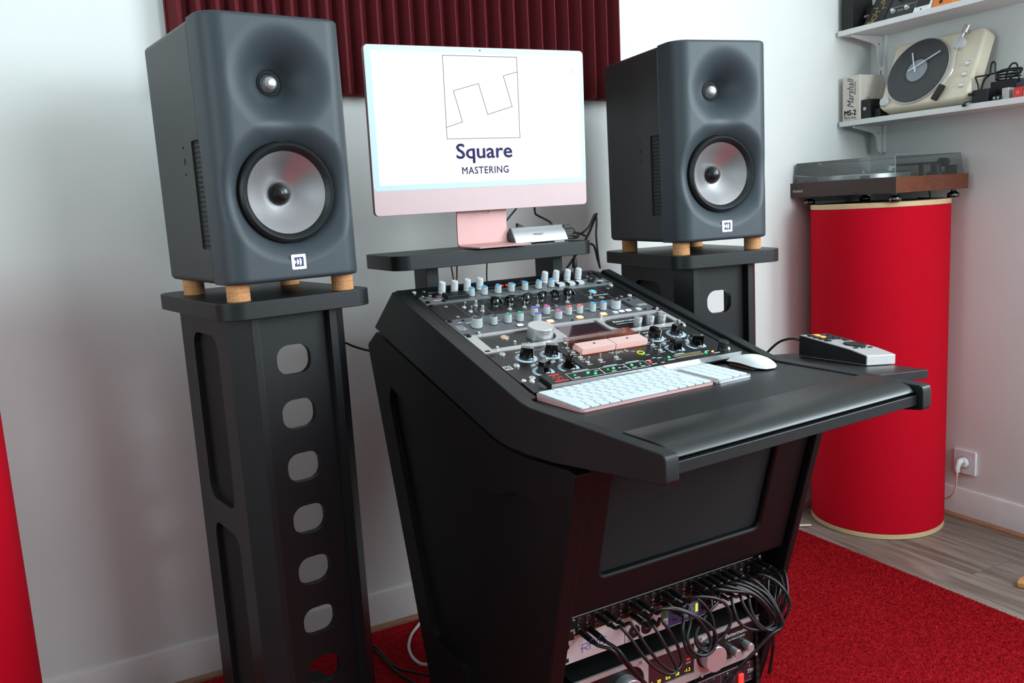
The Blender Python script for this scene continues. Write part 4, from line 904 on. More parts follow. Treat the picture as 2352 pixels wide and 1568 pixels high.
# ------------------------------------------------------------------ patch cables
PLUG = setm(MB().lathe([(0, 0.002), (0.0036, 0.002), (0.0036, 0.006), (0.0056, 0.0065), (0.0056, 0.034), (0.0050, 0.036), (0.0058, 0.037), (0.0058, 0.041), (0.0040, 0.043), (0.0044, 0.046), (0.0036, 0.049), (0.0038, 0.052), (0.0030, 0.056), (0, 0.056)], 14).mesh('plug'), M_MATK)
CAB = {
 'A3B7': ('A3', 'B7', [(60, 57, 70), (72, 46, 80), (86, 24, 92), (101, -4, 100), (124, -34, 104), (153, -57, 104), (171, -61, 102), (174, -49, 100), (151, 3, 92), (142, 27, 78)]),
 'A4B8': ('A4', 'B8', [(82, 58, 70), (93, 47, 80), (105, 22, 92), (121, -7, 98), (149, -43, 100), (174, -59, 100), (192, -51, 96), (185, -15, 90), (164, 25, 84), (160, 32, 74)]),
 'A7B11': ('A7', 'B11', [(134, 59, 70), (150, 56, 80), (187, 49, 90), (221, 28, 100), (245, -9, 106), (247, -31, 108), (233, -43, 108), (209, -41, 106), (195, -19, 102), (194, 13, 96), (206, 27, 84), (207, 37, 74)]),
 'A8B12': ('A8', 'B12', [(151, 59, 70), (166, 56, 82), (198, 46, 92), (232, 23, 102), (253, 0, 108), (260, -23, 110), (250, -38, 112), (229, -42, 112), (207, -29, 108), (199, -3, 102), (217, 20, 90), (222, 38, 76)]),
 'A11B15': ('A11', 'B15', [(205, 58, 70), (226, 57, 82), (257, 54, 94), (282, 41, 102), (296, 16, 106), (294, -9, 106), (276, -27, 104), (249, -33, 102), (227, -22, 100), (222, -4, 98), (239, 8, 92), (268, 24, 86), (278, 38, 74)]),
 'A12B16': ('A12', 'B16', [(223, 59, 70), (232, 56, 82), (246, 42, 92), (259, 17, 98), (260, -10, 104), (256, -36, 108), (236, -38, 108), (218, -19, 104), (226, 4, 98), (256, 21, 90), (287, 30, 82), (297, 37, 74)]),
 'A15B17': ('A15', 'B17', [(274, 61, 70), (283, 56, 80), (310, 50, 92), (344, 41, 104), (365, 21, 114), (384, -9, 122), (385, -22, 124), (365, -28, 122), (332, -20, 118), (312, -3, 112), (307, 19, 104), (313, 33, 90)]),
 'A16B18': ('A16', 'B18', [(291, 62, 70), (302, 57, 80), (324, 51, 94), (352, 38, 108), (374, 13, 120), (390, -18, 128), (386, -29, 128), (357, -25, 124), (339, -1, 116), (329, 22, 106), (331, 34, 94)]),
 'A17B19': ('A17', 'B19', [(310, 63, 70), (321, 57, 80), (340, 53, 94), (363, 37, 108), (384, 9, 124), (393, -12, 132), (394, -28, 132), (372, -31, 128), (349, -11, 120), (342, 13, 110), (347, 31, 98)]),
 'A20B22': ('A20', 'B22', [(363, 64, 70), (382, 61, 88), (399, 54, 108), (411, 37, 124), (418, 14, 132), (413, -5, 132), (405, -21, 126), (399, -9, 110), (400, 21, 96), (415, 38, 80)]),
 'B1': ('B1', None, [(31 + 6, 29 - 14, 66), (61 - 6, 8, 76), (72, -14, 82), (106, -58, 84), (127, -84, 78), (158, -123, 64), (190, -180, 50)]),
 'B2': ('B2', None, [(56, 14, 68), (66, 6, 80), (79, -17, 88), (98, -45, 88), (125, -80, 84), (158, -120, 68), (188, -170, 56)]),
 'A18': ('A18', None, [(327, 64, 70), (341, 57, 82), (358, 49, 98), (376, 34, 114), (388, 8, 128), (397, -16, 136), (392, -28, 136), (369, -35, 134), (345, -57, 128), (320, -83, 118), (302, -116, 104), (280, -170, 90)]),
 'A19': ('A19', None, [(345, 64, 70), (364, 56, 84), (377, 44, 102), (387, 22, 120), (393, -7, 134), (392, -29, 134), (365, -45, 128), (344, -66, 122), (321, -93, 112), (295, -120, 100), (270, -170, 84)]),
 'A23': ('A23', None, [(416 + 26, 40, 66), (440, 44, 80), (432, 36, 100), (420, 19, 116), (410, -4, 118), (404, -30, 112), (413, -67, 96), (444, -117, 70), (450, -170, 60)]),
 'A24': ('A24', None, [(461, 42, 66), (452, 46, 84), (438, 40, 104), (424, 23, 120), (414, 1, 122), (403, -24, 116), (416, -71, 96), (447, -129, 66), (455, -180, 56)]),
 'B23': ('B23', None, [(441, 16, 62), (434, 20, 80), (418, 18, 96), (402, 8, 108), (394, -12, 108), (410, -50, 98), (420, -110, 80), (425, -170, 60)]),
 'B24': ('B24', None, [(459, 16, 62), (446, 22, 80), (428, 20, 98), (410, 6, 106), (402, -17, 106), (424, -64, 90), (440, -120, 74), (446, -180, 60)]),
}
def jackpos(j):
    return ju(int(j[1:])), (-.775 if j[0] == 'A' else -.31)
CABM = RLOW
CLAB = {'B1': 'leftmost black patch cable of the lower jack row, hanging down out of the rack',
 'B2': 'black patch cable right beside the leftmost one in the lower jack row, hanging down',
 'A3B7': 'leftmost black upper-row patch cable, drooping in the lowest loop over the limiter display',
 'A4B8': 'black patch cable whose loop runs just above the lowest loop over the display',
 'A7B11': 'black patch cable making the outer left circle beside the large limiter dial',
 'A8B12': 'black patch cable circling directly over the large limiter dial',
 'A11B15': 'black patch cable bending in a tall hook to the right of the large dial',
 'A12B16': 'black patch cable curling in the small inner loop above the large dial',
 'A15B17': 'lowest of the stacked black patch cables arching right, with the leftmost plug of six',
 'A16B18': 'stacked black patch cable arching right just above the lowest of the bundle',
 'A17B19': 'middle of the stacked black patch cables arching right into the hanging bundle',
 'A18': 'stacked black patch cable arching right and sweeping back down across the limiter',
 'A19': 'stacked black patch cable with the last long drop in front of the red rocker switch',
 'A20B22': 'topmost stacked black patch cable bulging farthest right over the red rug',
 'A23': 'black patch cable left of the last plug in the upper row, hanging along the leg',
 'A24': 'black patch cable in the last jack of the upper row, hanging along the leg',
 'B23': 'black patch cable next to the last plug of the lower row, behind the bundle',
 'B24': 'black patch cable in the last jack of the lower row, behind the bundle'}
for key, (a, b_, pts) in CAB.items():
    ua, va = jackpos(a)
    lab = CLAB[key]
    c = thing('patch_cable', lab, 'cable', matrix=CABM, group='patch cables on the patch bay')
    path = [(ua, -va * 44.45, 50), (ua + .6, -va * 44.45 - .4, 60)] + [p for p in pts[(1 if a[0] == 'A' else 1):]]
    link('plug', PLUG, c, (ua / 1000, -va * U, 0.003))
    if b_:
        ub, vb = jackpos(b_); path += [(ub + .6, -vb * 44.45 - .6, 62), (ub, -vb * 44.45, 50)]
        link('plug', PLUG, c, (ub / 1000, -vb * U, 0.003))
    part('cord', MB().tube(spline([(p[0] / 1000, p[1] / 1000, p[2] / 1000) for p in path], 7), 0.0031, 8), M_CABLE, c, angle=60)

# ------------------------------------------------------------------ desktop computer
ICT = Matrix.Translation(Vector((-2.121, -0.4722, 1.1907))) @ Matrix.Rotation(-0.0053, 4, 'Z') @ Matrix.Rotation(0.0279, 4, 'X')
ic = thing('desktop_computer', 'pink all-in-one computer showing a square logo on a white screen', 'computer', matrix=ICT)
IW, IH = 0.547, 0.363
part('screen_housing', MB().prism(rrect(0, IW, 0, IH, 0.010, 8), 0.0, 0.0115, 'y'), M_PINK, ic, bevel=0.001)
part('bezel', MB().prism(rrect(0.0010, IW - 0.0010, 0.0545, IH - 0.0010, 0.009, 8), -0.0012, 0.0002, 'y'), M_BEZEL, ic)
part('chin', MB().prism(rrect(0.0010, IW - 0.0010, 0.0010, 0.0700, 0.009, 8), -0.0008, 0.0002, 'y'), M_PINKG, ic)
SX0, SX1, SZ0, SZ1 = 0.0150, IW - 0.0150, 0.0660, IH - 0.0130
scr = part('screen', MB().box(SX0, SX1, -0.0015, -0.0011, SZ0, SZ1), M_SCREEN, ic)
def SP(u, v): return (SX0 + (SX1 - SX0) * u, SZ0 + (SZ1 - SZ0) * v)
def sline(mb, p, q, w=0.0011):
    a = Vector((q[0] - p[0], q[1] - p[1])); n = Vector((-a.y, a.x)).normalized() * w / 2; e = a.normalized() * w / 2
    return mb.prism([(p[0] - n.x - e.x, p[1] - n.y - e.y), (q[0] - n.x + e.x, q[1] - n.y + e.y), (q[0] + n.x + e.x, q[1] + n.y + e.y), (p[0] + n.x - e.x, p[1] + n.y - e.y)], -0.0019, -0.0014, 'y')
dl = MB(); sq = [SP(.321, .978), SP(.68, .978), SP(.68, .343), SP(.321, .343)]
for i in range(4): sline(dl, sq[i], sq[(i + 1) % 4])
zg = [SP(*p) for p in ((.321, .432), (.399, .472), (.363, .711), (.485, .769), (.523, .529), (.647, .591), (.609, .831), (.68, .864))]
for i in range(7): sline(dl, zg[i], zg[i + 1])
part('logo_outline', dl, mat('screen_line', (70, 56, 70), 0.8, noise=0.02, spec=0.1), scr)
M_NAVY = mat('screen_navy', (34, 26, 92), 0.5, noise=0.02, emit=(34, 26, 92), es=0.3)
x, z = SP(.4985, .238); text('Square', 0.0465, M_NAVY, scr, (x, -0.0016, z), (PI / 2, 0, 0), sx=1.13, bold=0.0010)
x, z = SP(.4995, .089); text('MASTERING', 0.0225, M_NAVY, scr, (x, -0.0016, z), (PI / 2, 0, 0), sx=0.92, bold=0.0004, space=1.12)
mn = MB()
for a, b in ((.012, .018), (.03, .06), (.07, .10), (.11, .14), (.155, .20), (.22, .235), (.25, .285)): p, q = SP(a, .987), SP(b, .993); mn.box(p[0], q[0], -0.0018, -0.0014, p[1], q[1])
for a, b in ((.86, .875), (.885, .895), (.93, .99)): p, q = SP(a, .984), SP(b, .990); mn.box(p[0], q[0], -0.0018, -0.0014, p[1], q[1])
part('menu_bar_text', mn, mat('screen_pale_text', (232, 214, 214), 0.5, emit=(232, 214, 214), es=0.7, noise=0.01), scr)
no = MB(); p, q = SP(.843, .90), SP(.996, .965)
for k in range(3): a, b = SP(.866, .952 - k * .014), SP(.975 - k * .03, .957 - k * .014); no.box(a[0], b[0], -0.0018, -0.0014, a[1], b[1])
part('notification_text', no, mat('screen_lilac', (200, 190, 226), 0.5, emit=(200, 190, 226), es=0.7, noise=0.01), scr)
wf = MB(); cx, cz = SP(.853, .938)
for r in (0.0016, 0.0032, 0.0048): wf.prism([(cx + r * math.cos(t), cz + r * math.sin(t)) for t in np.linspace(.8, 2.34, 8)] + [(cx + (r - .0009) * math.cos(t), cz + (r - .0009) * math.sin(t)) for t in np.linspace(2.34, .8, 8)], -0.0018, -0.0014, 'y')
fo = MB(); p, q = SP(.957, .86), SP(.980, .888); wf.add([], []); fo.box(p[0], q[0], -0.0018, -0.0014, p[1], q[1]); fo.box(p[0], p[0] + 0.005, -0.0018, -0.0014, q[1], q[1] + 0.0013)
part('wireless_icon', wf, mat('screen_blue', (130, 165, 226), 0.5, emit=(130, 165, 226), es=0.7, noise=0.01), scr)
part('folder_icon', fo, mat('screen_cyan', (150, 214, 246), 0.5, emit=(150, 214, 246), es=0.75, noise=0.01), scr)
part('camera_lens', MB().lathe([(0, -0.0018), (0.0020, -0.0018), (0.0020, -0.001), (0, -0.001)], 16, (IW / 2, 0, IH - 0.0065), 'y'), mat('camera_lens', (22, 50, 100), 0.2, noise=0.02), ic)
nk = IW / 2 - 0.003
neck = part('stand', MB().prism([(0.0150, 0.16), (0.0200, 0.16), (0.034, -0.0700), (0.032, -0.0790), (0.024, -0.0835), (-0.092, -0.0835), (-0.093, -0.0800), (0.015, -0.0800), (0.0265, -0.0770), (0.0290, -0.0700)], nk - 0.065, nk + 0.065, 'x'), M_PINK, ic, bevel=0.0012)
neck.rotation_euler = (-0.0279, 0, 0); neck.location = (0, 0.0, 0)
part('cable_grommet', MB().lathe([(0.008, 0), (0.0085, 0), (0.0085, 0.003), (0.008, 0.003)], 20, (nk, 0.0, 0.0), 'y', close=False), M_GPLATE, ic)

# ------------------------------------------------------------------ dock and its cables on the monitor shelf
dk = thing('usb_dock', 'silver wedge-shaped hub beside the computer stand', 'hub', (-1.779, -0.478, SHZ), (0, 0, 0.03))
WD = [(0.0, 0.004), (0.003, 0.0015), (0.050, 0.0015), (0.053, 0.005), (0.050, 0.018), (0.029, 0.040), (0.025, 0.041), (0.020, 0.039), (0.002, 0.010)]
part('case', MB().prism(WD, 0.0, 0.147, 'x'), M_ALU, dk, bevel=0.0008, angle=60)
part('end_cap', MB().prism([(y * .93 + .0018, z * .93 + .0015) for y, z in WD], -0.0012, 0.0005, 'x'), M_GPLATE, dk)
text('MACALLY', 0.0062, M_INK, dk, (0.068, 0.0082, 0.0222), (math.radians(57), 0, 0))
part('clear_foot', MB().box(0.004, 0.040, 0.002, 0.010, 0, 0.0016), M_KWHITE, dk); part('clear_foot', MB().box(0.110, 0.138, 0.002, 0.010, 0, 0.0016), M_KWHITE, dk)
def cable(name, label, pts, r=0.0025, m=M_CABLE, n=6, ends=None, group='cables behind the desk'):
    o = part(name, MB().tube(spline(pts, n), r, 8), m, angle=60); tag(o, label, 'cable', group); return o
cable('power_cable', 'black cable hanging from the computer down to the back of the hub', [(-1.680, -0.40, 1.215), (-1.680, -0.40, 1.178), (-1.674, -0.405, 1.169), (-1.662, -0.412, 1.161), (-1.648, -0.420, 1.150), (-1.642, -0.428, 1.130)], 0.0027)
cable('power_cable', 'black cable running slantwise behind the computer stand', [(-1.735, -0.42, 1.20), (-1.745, -0.42, 1.188), (-1.766, -0.42, 1.168), (-1.785, -0.42, 1.148), (-1.80, -0.42, 1.125), (-1.80, -0.42, 1.107)], 0.0022)
hc = cable('hub_cable', 'black cable from the hub side looping high at the right end of the shelf', [(-1.631, -0.448, 1.118), (-1.605, -0.44, 1.1165), (-1.575, -0.42, 1.109), (-1.54, -0.36, 1.108), (-1.501, -0.33, 1.114), (-1.479, -0.33, 1.129), (-1.465, -0.33, 1.150), (-1.457, -0.33, 1.161), (-1.4525, -0.33, 1.150), (-1.456, -0.33, 1.104), (-1.453, -0.33, 1.056), (-1.449, -0.33, 1.022), (-1.448, -0.33, 1.018), (-1.455, -0.33, 1.041), (-1.468, -0.335, 1.078), (-1.49, -0.34, 1.085)], 0.0028)
part('connector', MB().prism(rrect(-0.0065, 0.0065, -0.0045, 0.0045, 0.002), 0, 0.030), M_MATK, hc, (-1.634, -0.449, 1.120), (0, PI / 2, 0.1))
hc = cable('usb_cable', 'thin black cable from the hub dropping past a ferrite bead', [(-1.631, -0.455, 1.137), (-1.610, -0.452, 1.138), (-1.598, -0.452, 1.126), (-1.594, -0.452, 1.1085), (-1.592, -0.30, 1.1075), (-1.60, -0.285, 1.09), (-1.61, -0.30, 1.05), (-1.618, -0.34, 1.0), (-1.62, -0.35, 0.95)], 0.0016)
part('connector', MB().prism(rrect(-0.006, 0.006, -0.004, 0.004, 0.002), 0, 0.024), M_MATK, hc, (-1.634, -0.456, 1.138), (0, PI / 2, 0.1))
hc = cable('ferrite_cable', 'black cable with a ferrite bead hanging below the monitor shelf', [(-1.632, -0.495, 1.0715), (-1.632, -0.498, 1.062), (-1.6325, -0.499, 1.05), (-1.633, -0.50, 1.038), (-1.633, -0.496, 1.029)], 0.0016)
part('ferrite_bead', MB().lathe([(0, 0), (0.0045, 0), (0.0062, 0.003), (0.0062, 0.021), (0.0045, 0.024), (0, 0.024)], 12), M_MATK, hc, (-1.6325, -0.4992, 1.038))
cable('hub_cable', 'black cable going over the right end of the shelf behind the hub', [(-1.631, -0.446, 1.122), (-1.590, -0.43, 1.121), (-1.556, -0.41, 1.117), (-1.53, -0.39, 1.109), (-1.515, -0.375, 1.107)], 0.0028)
plg = part('adapter_plug', MB().prism([(0, 0), (0.016, 0), (0.030, 0.012), (0.003, 0.026)], 0, 0.012, 'y'), M_MATK, None, (-1.742, -0.418, 1.128)); tag(plg, 'black angled plug standing behind the hub', 'plug')
for i, (a, b_) in enumerate((((-1.875, -.3, 1.062), (-1.868, -.3, .99)), ((-1.857, -.3, 1.070), (-1.866, -.3, .99)))):
    cable('pale_cord', 'pinkish cord hanging below the shelf, %s of the two' % ('left' if i == 0 else 'right'), [a, ((a[0] + b_[0]) / 2 + 0.001, -.3, (a[2] + b_[2]) / 2), b_, (b_[0], -.28, .9)], 0.0022, mat('pale_cord', (150, 112, 104), 0.5, noise=0.03))
cable('shelf_cable', 'thin black cable hanging straight below the middle of the shelf', [(-1.772, -.3, 1.072), (-1.776, -.3, 1.03), (-1.778, -.3, 1.0), (-1.78, -.28, .9)], 0.0018)
cable('wall_cable', 'black cable between the left stand and the desk', [(-2.25, -.10, .90), (-2.16, -.10, .885), (-2.107, -.10, .866), (-2.087, -.10, .855), (-2.047, -.10, .838), (-1.98, -.12, .82)], 0.0030)
cable('stand_cable', 'black cable slanting down behind the right stand', [(-1.30, -.10, 1.16), (-1.34, -.10, 1.09), (-1.40, -.10, 1.02), (-1.47, -.10, 0.95), (-1.52, -.10, 0.90), (-1.56, -.10, 0.85), (-1.60, -.09, 0.5), (-1.60, -.09, 0.1), (-1.58, -.12, RZ + .006), (-1.52, -.16, RZ + .006)], 0.0035)
cable('floor_cable', 'white cable curling on the rug behind the desk', [(-1.93, -.05, RZ + .008), (-1.968, -.099, RZ + .012), (-2.002, -.137, RZ + .012), (-2.031, -.192, RZ + .012), (-2.043, -.244, RZ + .012), (-2.041, -.285, RZ + .012), (-2.029, -.307, RZ + .012), (-1.99, -.33, RZ + .012)], 0.0042, M_WHITE)
cable('floor_cable', 'upper of two black cables on the rug beside the left stand', [(-2.16, -.09, RZ + .01), (-2.113, -.136, RZ + .01), (-2.107, -.20, RZ + .01), (-2.103, -.251, RZ + .01), (-2.091, -.292, RZ + .01), (-2.069, -.32, RZ + .01), (-2.047, -.349, RZ + .01), (-2.018, -.385, RZ + .01), (-1.975, -.43, RZ + .01)], 0.0035)
cable('floor_cable', 'lower of two black cables on the rug beside the left stand', [(-2.165, -.10, RZ + .01), (-2.120, -.153, RZ + .01), (-2.112, -.218, RZ + .01), (-2.108, -.27, RZ + .01), (-2.102, -.308, RZ + .01), (-2.088, -.363, RZ + .01), (-2.07, -.43, RZ + .01)], 0.0035)
for i, xx in enumerate((0.140, 0.162, 0.185)):
    q = Matrix.Rotation(0.163, 3, 'Z') @ Vector((xx, 0.42, 0)) + Vector((-2.491, -0.672, 0))
    cable('stand_cable', 'black cable hanging behind the left stand, %s of three' % ('left', 'middle', 'right')[i], [(q.x, q.y, 1.0), (q.x + .004, q.y, .75), (q.x + (0.004, 0.02, -0.06)[i], q.y + .02, .56), (q.x + (.015, .045, .07)[i], q.y + .02, .42), (q.x + .03, q.y, .2), (q.x + .06, q.y, .03)], 0.0030)

# ------------------------------------------------------------------ keyboards, mouse, controller (desk frame)
def on_desk(x, y, z, rz=0.0, rx=0.0): return DM @ Matrix.Translation(Vector((x, y, z))) @ Matrix.Rotation(rz, 4, 'Z') @ Matrix.Rotation(rx, 4, 'X')
WZ = 0.8747
kt = math.atan(0.0075 / 0.13)
kb = thing('keyboard', 'pink and white compact keyboard on the desk in front of the sloped rack', 'keyboard', matrix=on_desk(0.0025, -0.655, WZ, 0.045))
KW, KD = 0.285, 0.132
part('keyboard_base', MB().prism(rrect(0, KW, 0, KD, 0.009), 0.0, 0.0045).xf(Matrix.Identity(4)), M_PINK, kb)
me = [o for o in kb.children if o.name.startswith('keyboard_base')][0].data
for v in me.vertices:
    if v.co.z > 0.002: v.co.z = 0.0045 + 0.0068 * v.co.y / KD
    else: v.co.z = 0.0006
part('key_plate', MB().prism(rrect(0.002, KW - 0.002, 0.002, KD - 0.002, 0.008), 0.0, 0.0004).xf(Matrix.Translation(Vector((0, 0, 0.0047))) @ Matrix.Rotation(math.atan(0.0068 / KD), 4, 'X')), mat('key_gap_plate', (112, 118, 124), 0.5, noise=0.02), kb)
_keys = {}
def key(parent, x, y, w, d, slope, z0, nm='key'):
    k = (round(w, 4), round(d, 4))
    if k not in _keys: _keys[k] = setm(MB().prism(rrect(0, w, 0, d, 0.0018, 3), 0, 0.0020).mesh('key'), M_KEY)
    return link(nm, _keys[k], parent, (x, y, z0 + slope * y), (math.atan(slope), 0, 0))
rows = [[1.5] + [1] * 12 + [1], [1] * 13 + [1.5], [1.5] + [1] * 12 + [1], [1.75] + [1] * 11 + [1.75], [1.25] + [1] * 11 + [2.25], [1, 1, 1, 1.25, 5.25, 1.25, 1, 1, 1, 1]]
kg = 0.0022; rowd = (KD - 0.008) / 6
for r, ws in enumerate(rows):
    unit = (KW - 0.008 + kg) / sum(ws); x = 0.004; y = KD - 0.004 - (r + 1) * rowd + kg / 2
    for w in ws:
        key(kb, x, y, w * unit - kg, rowd - kg, 0.0068 / KD, 0.0051); x += w * unit
kp = thing('keypad', 'silver and white numeric keypad right of the keyboard', 'keypad', matrix=on_desk(0.2925, -0.645, WZ, 0.06))
PW, PD = 0.084, 0.132
part('keypad_base', MB().prism(rrect(0, PW, 0, PD, 0.007), 0.0006, 0.0045), M_ALU, kp)
me = [o for o in kp.children if o.name.startswith('keypad_base')][0].data
for v in me.vertices:
    if v.co.z > 0.002: v.co.z = 0.0045 + 0.0068 * v.co.y / PD
for r in range(5):
    ud = (PD - 0.034) / 5
    for c_ in range(4):
        if r == 4 and c_ == 1: continue
        w = 0.0175 * (2 if (r == 4 and c_ == 0) else 1)
        key(kp, 0.008 + c_ * 0.0180, PD - 0.028 - (r + 1) * ud + 0.001, w - 0.001, ud - 0.002, 0.0068 / PD, 0.0048)
ms = thing('computer_mouse', 'white low arched computer mouse right of the keypad', 'mouse', matrix=on_desk(0.447, -0.565, WZ, -0.10))
mv = MB(); nu, nv = 21, 13; L_, W_ = 0.113, 0.057
for i in range(nu):
    t = -1 + 2 * i / (nu - 1); y = t * L_ / 2
    top = 0.0065 + 0.0150 * max(0.0, 1 - (t + 0.10) ** 2) ** 0.9
    hw = W_ / 2 * (1 - abs(t) ** 4.5) ** 0.5 if abs(t) < 1 else 0.002
    hw = max(hw, 0.0095); low = 0.0030 + 0.0060 * max(0, 1 - t * t)
    for j in range(nv):
        s_ = -1 + 2 * j / (nv - 1); mv.v.append((hw * s_, y, low + (top - low) * max(0.0, 1 - abs(s_) ** 3.2)))
mv.f = [(i * nv + j, i * nv + j + 1, (i + 1) * nv + j + 1, (i + 1) * nv + j) for i in range(nu - 1) for j in range(nv - 1)]
mv.f += [(i * nv, (i + 1) * nv, (i + 1) * nv + nv - 1, i * nv + nv - 1) for i in range(nu - 1)] + [tuple(range(nv)), tuple(range((nu - 1) * nv, nu * nv))]
part('mouse_shell', mv, M_WHITE, ms, angle=80)
part('mouse_body', MB().prism(rrect(-0.0235, 0.0235, -0.050, 0.050, 0.020), 0.0018, 0.0085), mat('dark_pink_aluminium', (70, 48, 46), 0.35, metal=0.5, noise=0.02), ms)
part('glide_rail', MB().box(-0.0215, -0.0190, -0.036, 0.036, 0.0, 0.0019).box(0.0190, 0.0215, -0.036, 0.036, 0.0, 0.0019), mat('gold_rail', (160, 120, 80), 0.4, noise=0.02), ms)
# swivel side shelf with remote
nz = Vector((math.tan(math.radians(4.5)), math.tan(math.radians(2.0)), 1)).normalized()
ax = (Vector((1, 0, 0)) - nz * nz.x).normalized(); ay = nz.cross(ax)
SM = Matrix.Identity(4)
for i in range(3): SM[i][0], SM[i][1], SM[i][2] = ax[i], ay[i], nz[i]
SM.translation = Vector((-1.417, -1.182, 0.8600))
ss = thing('side_shelf', 'small black swivel side shelf fixed to the right of the desk', 'shelf', matrix=SM)
part('shelf_board', MB().prism([(-0.100, -0.098), (0.055, -0.090), (0.060, -0.085), (0.072, 0.235), (0.066, 0.242), (-0.088, 0.236)], -0.0165, -0.0003), M_BLACK, ss, bevel=0.001)
part('bracket', MB().box(-0.112, -0.085, -0.05, 0.16, -0.020, -0.0168), M_BLACKB, ss)
rc = thing('remote_controller', 'silver wedge remote with orange buttons and dark dial on the side shelf', 'remote', matrix=SM @ Matrix.Rotation(-0.10, 4, 'Z'))
RW, RD = 0.072, 0.189
part('case', MB().prism([(0, 0.0008), (RD, 0.0008), (RD, 0.0440), (RD - .004, 0.0455), (0.045, 0.0290), (0.012, 0.0225), (0.0, 0.0200)], 0.0012, RW, 'x'), M_ALUP, rc, bevel=0.0015)
part('side_panel', MB().prism([(0.002, 0.0030), (RD - .002, 0.0030), (RD - .002, 0.0428), (RD - .006, 0.0432), (0.045, 0.0270), (0.012, 0.0205), (0.002, 0.0185)], 0.0, 0.0012, 'x'), M_DARK, rc)
st_ = math.atan((0.0455 - 0.0290) / (RD - .049))
def top(y): return 0.0290 + (y - 0.045) * math.tan(st_)
part('dial', MB().lathe([(0, 0), (0.0215, 0), (0.0215, 0.0030), (0.0185, 0.0036), (0.017, 0.0022), (0, 0.0022)], 36), M_MATK, rc, (RW / 2 + 0.006, 0.075, top(0.075)), (st_, 0, 0))
RB = btn(0.0125, 0.0110, 0.0024, M_MATK); RBO = btn(0.0125, 0.0110, 0.0028, mat('orange_button', (244, 168, 84), 0.5, emit=(255, 160, 70), es=0.35, noise=0.02))
for r in range(4):
    for c_ in range(4):
        if r == 3 and c_ in (1, 2): continue
        y = 0.168 - r * 0.0165; orange = (r, c_) in ((0, 1), (1, 1))
        link('push_button', RBO if orange else RB, rc, (0.013 + c_ * 0.0155, y, top(y)), (st_, 0, 0), 'orange lit button' if orange else None)
for c_ in range(3): link('push_button', btn(0.010, 0.005, 0.002, M_MATK), rc, (0.018 + c_ * 0.018, 0.047, top(0.047)), (st_, 0, 0))
cable('remote_cable', 'black cable leaving the back of the silver remote', [tuple(SM @ Matrix.Rotation(-0.10, 4, 'Z') @ Vector(p)) for p in ((0.004, RD, 0.034), (-0.004, RD + .02, 0.036), (-0.016, RD + .045, 0.026), (-0.03, RD + .07, -0.002), (-0.04, RD + .09, -0.03), (-0.05, RD + .10, -0.08))], 0.0026, group=None)

# ------------------------------------------------------------------ corner column and turntable
tc = thing('column_table', 'tall red fabric cylinder with plywood discs in the room corner', 'column', (-0.2265, -0.2275, 0), group='red fabric columns')
CR = 0.2230; CT = 1.1389
part('fabric_tube', MB().lathe([(0, 0.018), (CR - .003, 0.018), (CR, 0.021), (CR, CT - 0.022), (CR - .004, CT - 0.018), (0, CT - 0.018)], 96), M_RED, tc, angle=40)
for z in (0.0003, CT - 0.018): part('plywood_disc', MB().lathe([(0, z), (CR - .003, z), (CR, z + .002), (CR, z + .016), (CR - .003, z + .0178), (0, z + .0178)], 96), M_PLY, tc, angle=40)
part('dark_top', MB().lathe([(0, CT - .0002), (CR - .006, CT - .0002), (CR - .006, CT + .0004), (0, CT + .0004)], 64), mat('dark_felt', (60, 54, 54), 0.8, noise=0.05), tc)
rcx = thing('fabric_column', 'red fabric cylinder cropped by the left edge of the picture', 'column', (-3.112, -0.38, 0), group='red fabric columns')
part('fabric_tube', MB().lathe([(0, 0.018), (0.227, 0.018), (0.230, 0.021), (0.230, CT - 0.022), (0.226, CT - 0.018), (0, CT - 0.018)], 96), M_RED, rcx, angle=40)
for z in (0.0003, CT - 0.018): part('plywood_disc', MB().lathe([(0, z), (0.227, z), (0.230, z + .002), (0.230, z + .016), (0.227, z + .0178), (0, z + .0178)], 96), M_PLY, rcx, angle=40)
TT = (-0.402, -0.4355, 1.1667); TYAW = -1.5556
tt = thing('turntable', 'walnut turntable with smoked lid on the red corner cylinder', 'turntable', TT, (0, 0, TYAW))
TW_, TD_, TH_ = 0.440, 0.360, 0.0500
part('plinth_front', MB().box(-TW_, -0.0004, 0, 0.016, 0, TH_), M_WOODD, tt, bevel=0.0008)
part('plinth_side', MB().box(-0.016, 0, 0.0004, TD_, 0, TH_), M_WOODR, tt, bevel=0.0008)
part('plinth_side', MB().box(-TW_, -TW_ + 0.016, 0.0164, TD_, 0, TH_), M_WOODD, tt, bevel=0.0008)
part('plinth_back', MB().box(-TW_ + 0.0164, -0.0164, TD_ - 0.016, TD_, 0, TH_), M_WOODD, tt)
part('top_plate', MB().box(-TW_ + 0.0164, -0.0164, 0.0164, TD_ - 0.0164, TH_ - 0.006, TH_ - 0.001), mat('grey_deck', (110, 110, 110), 0.4, metal=0.3, noise=0.02), tt)
text('THORENS', 0.0105, M_PRINT, tt, (-TW_ + 0.038, -0.0003, TH_ * 0.42), (PI / 2, 0, 0), bold=0.0004)
lid = MB(); a, b, h0, h1 = 0.010, 0.018, TH_ + 0.0005, TH_ + 0.068
lid.add([(-TW_ + a, a, h0), (-a, a, h0), (-a, TD_ - a, h0), (-TW_ + a, TD_ - a, h0), (-TW_ + b, b, h1), (-b, b, h1), (-b, TD_ - b, h1), (-TW_ + b, TD_ - b, h1)], [(0, 1, 5, 4), (1, 2, 6, 5), (2, 3, 7, 6), (3, 0, 4, 7), (4, 5, 6, 7)])
ld = part('lid', lid, G_SMOKE, tt)
ed = MB()
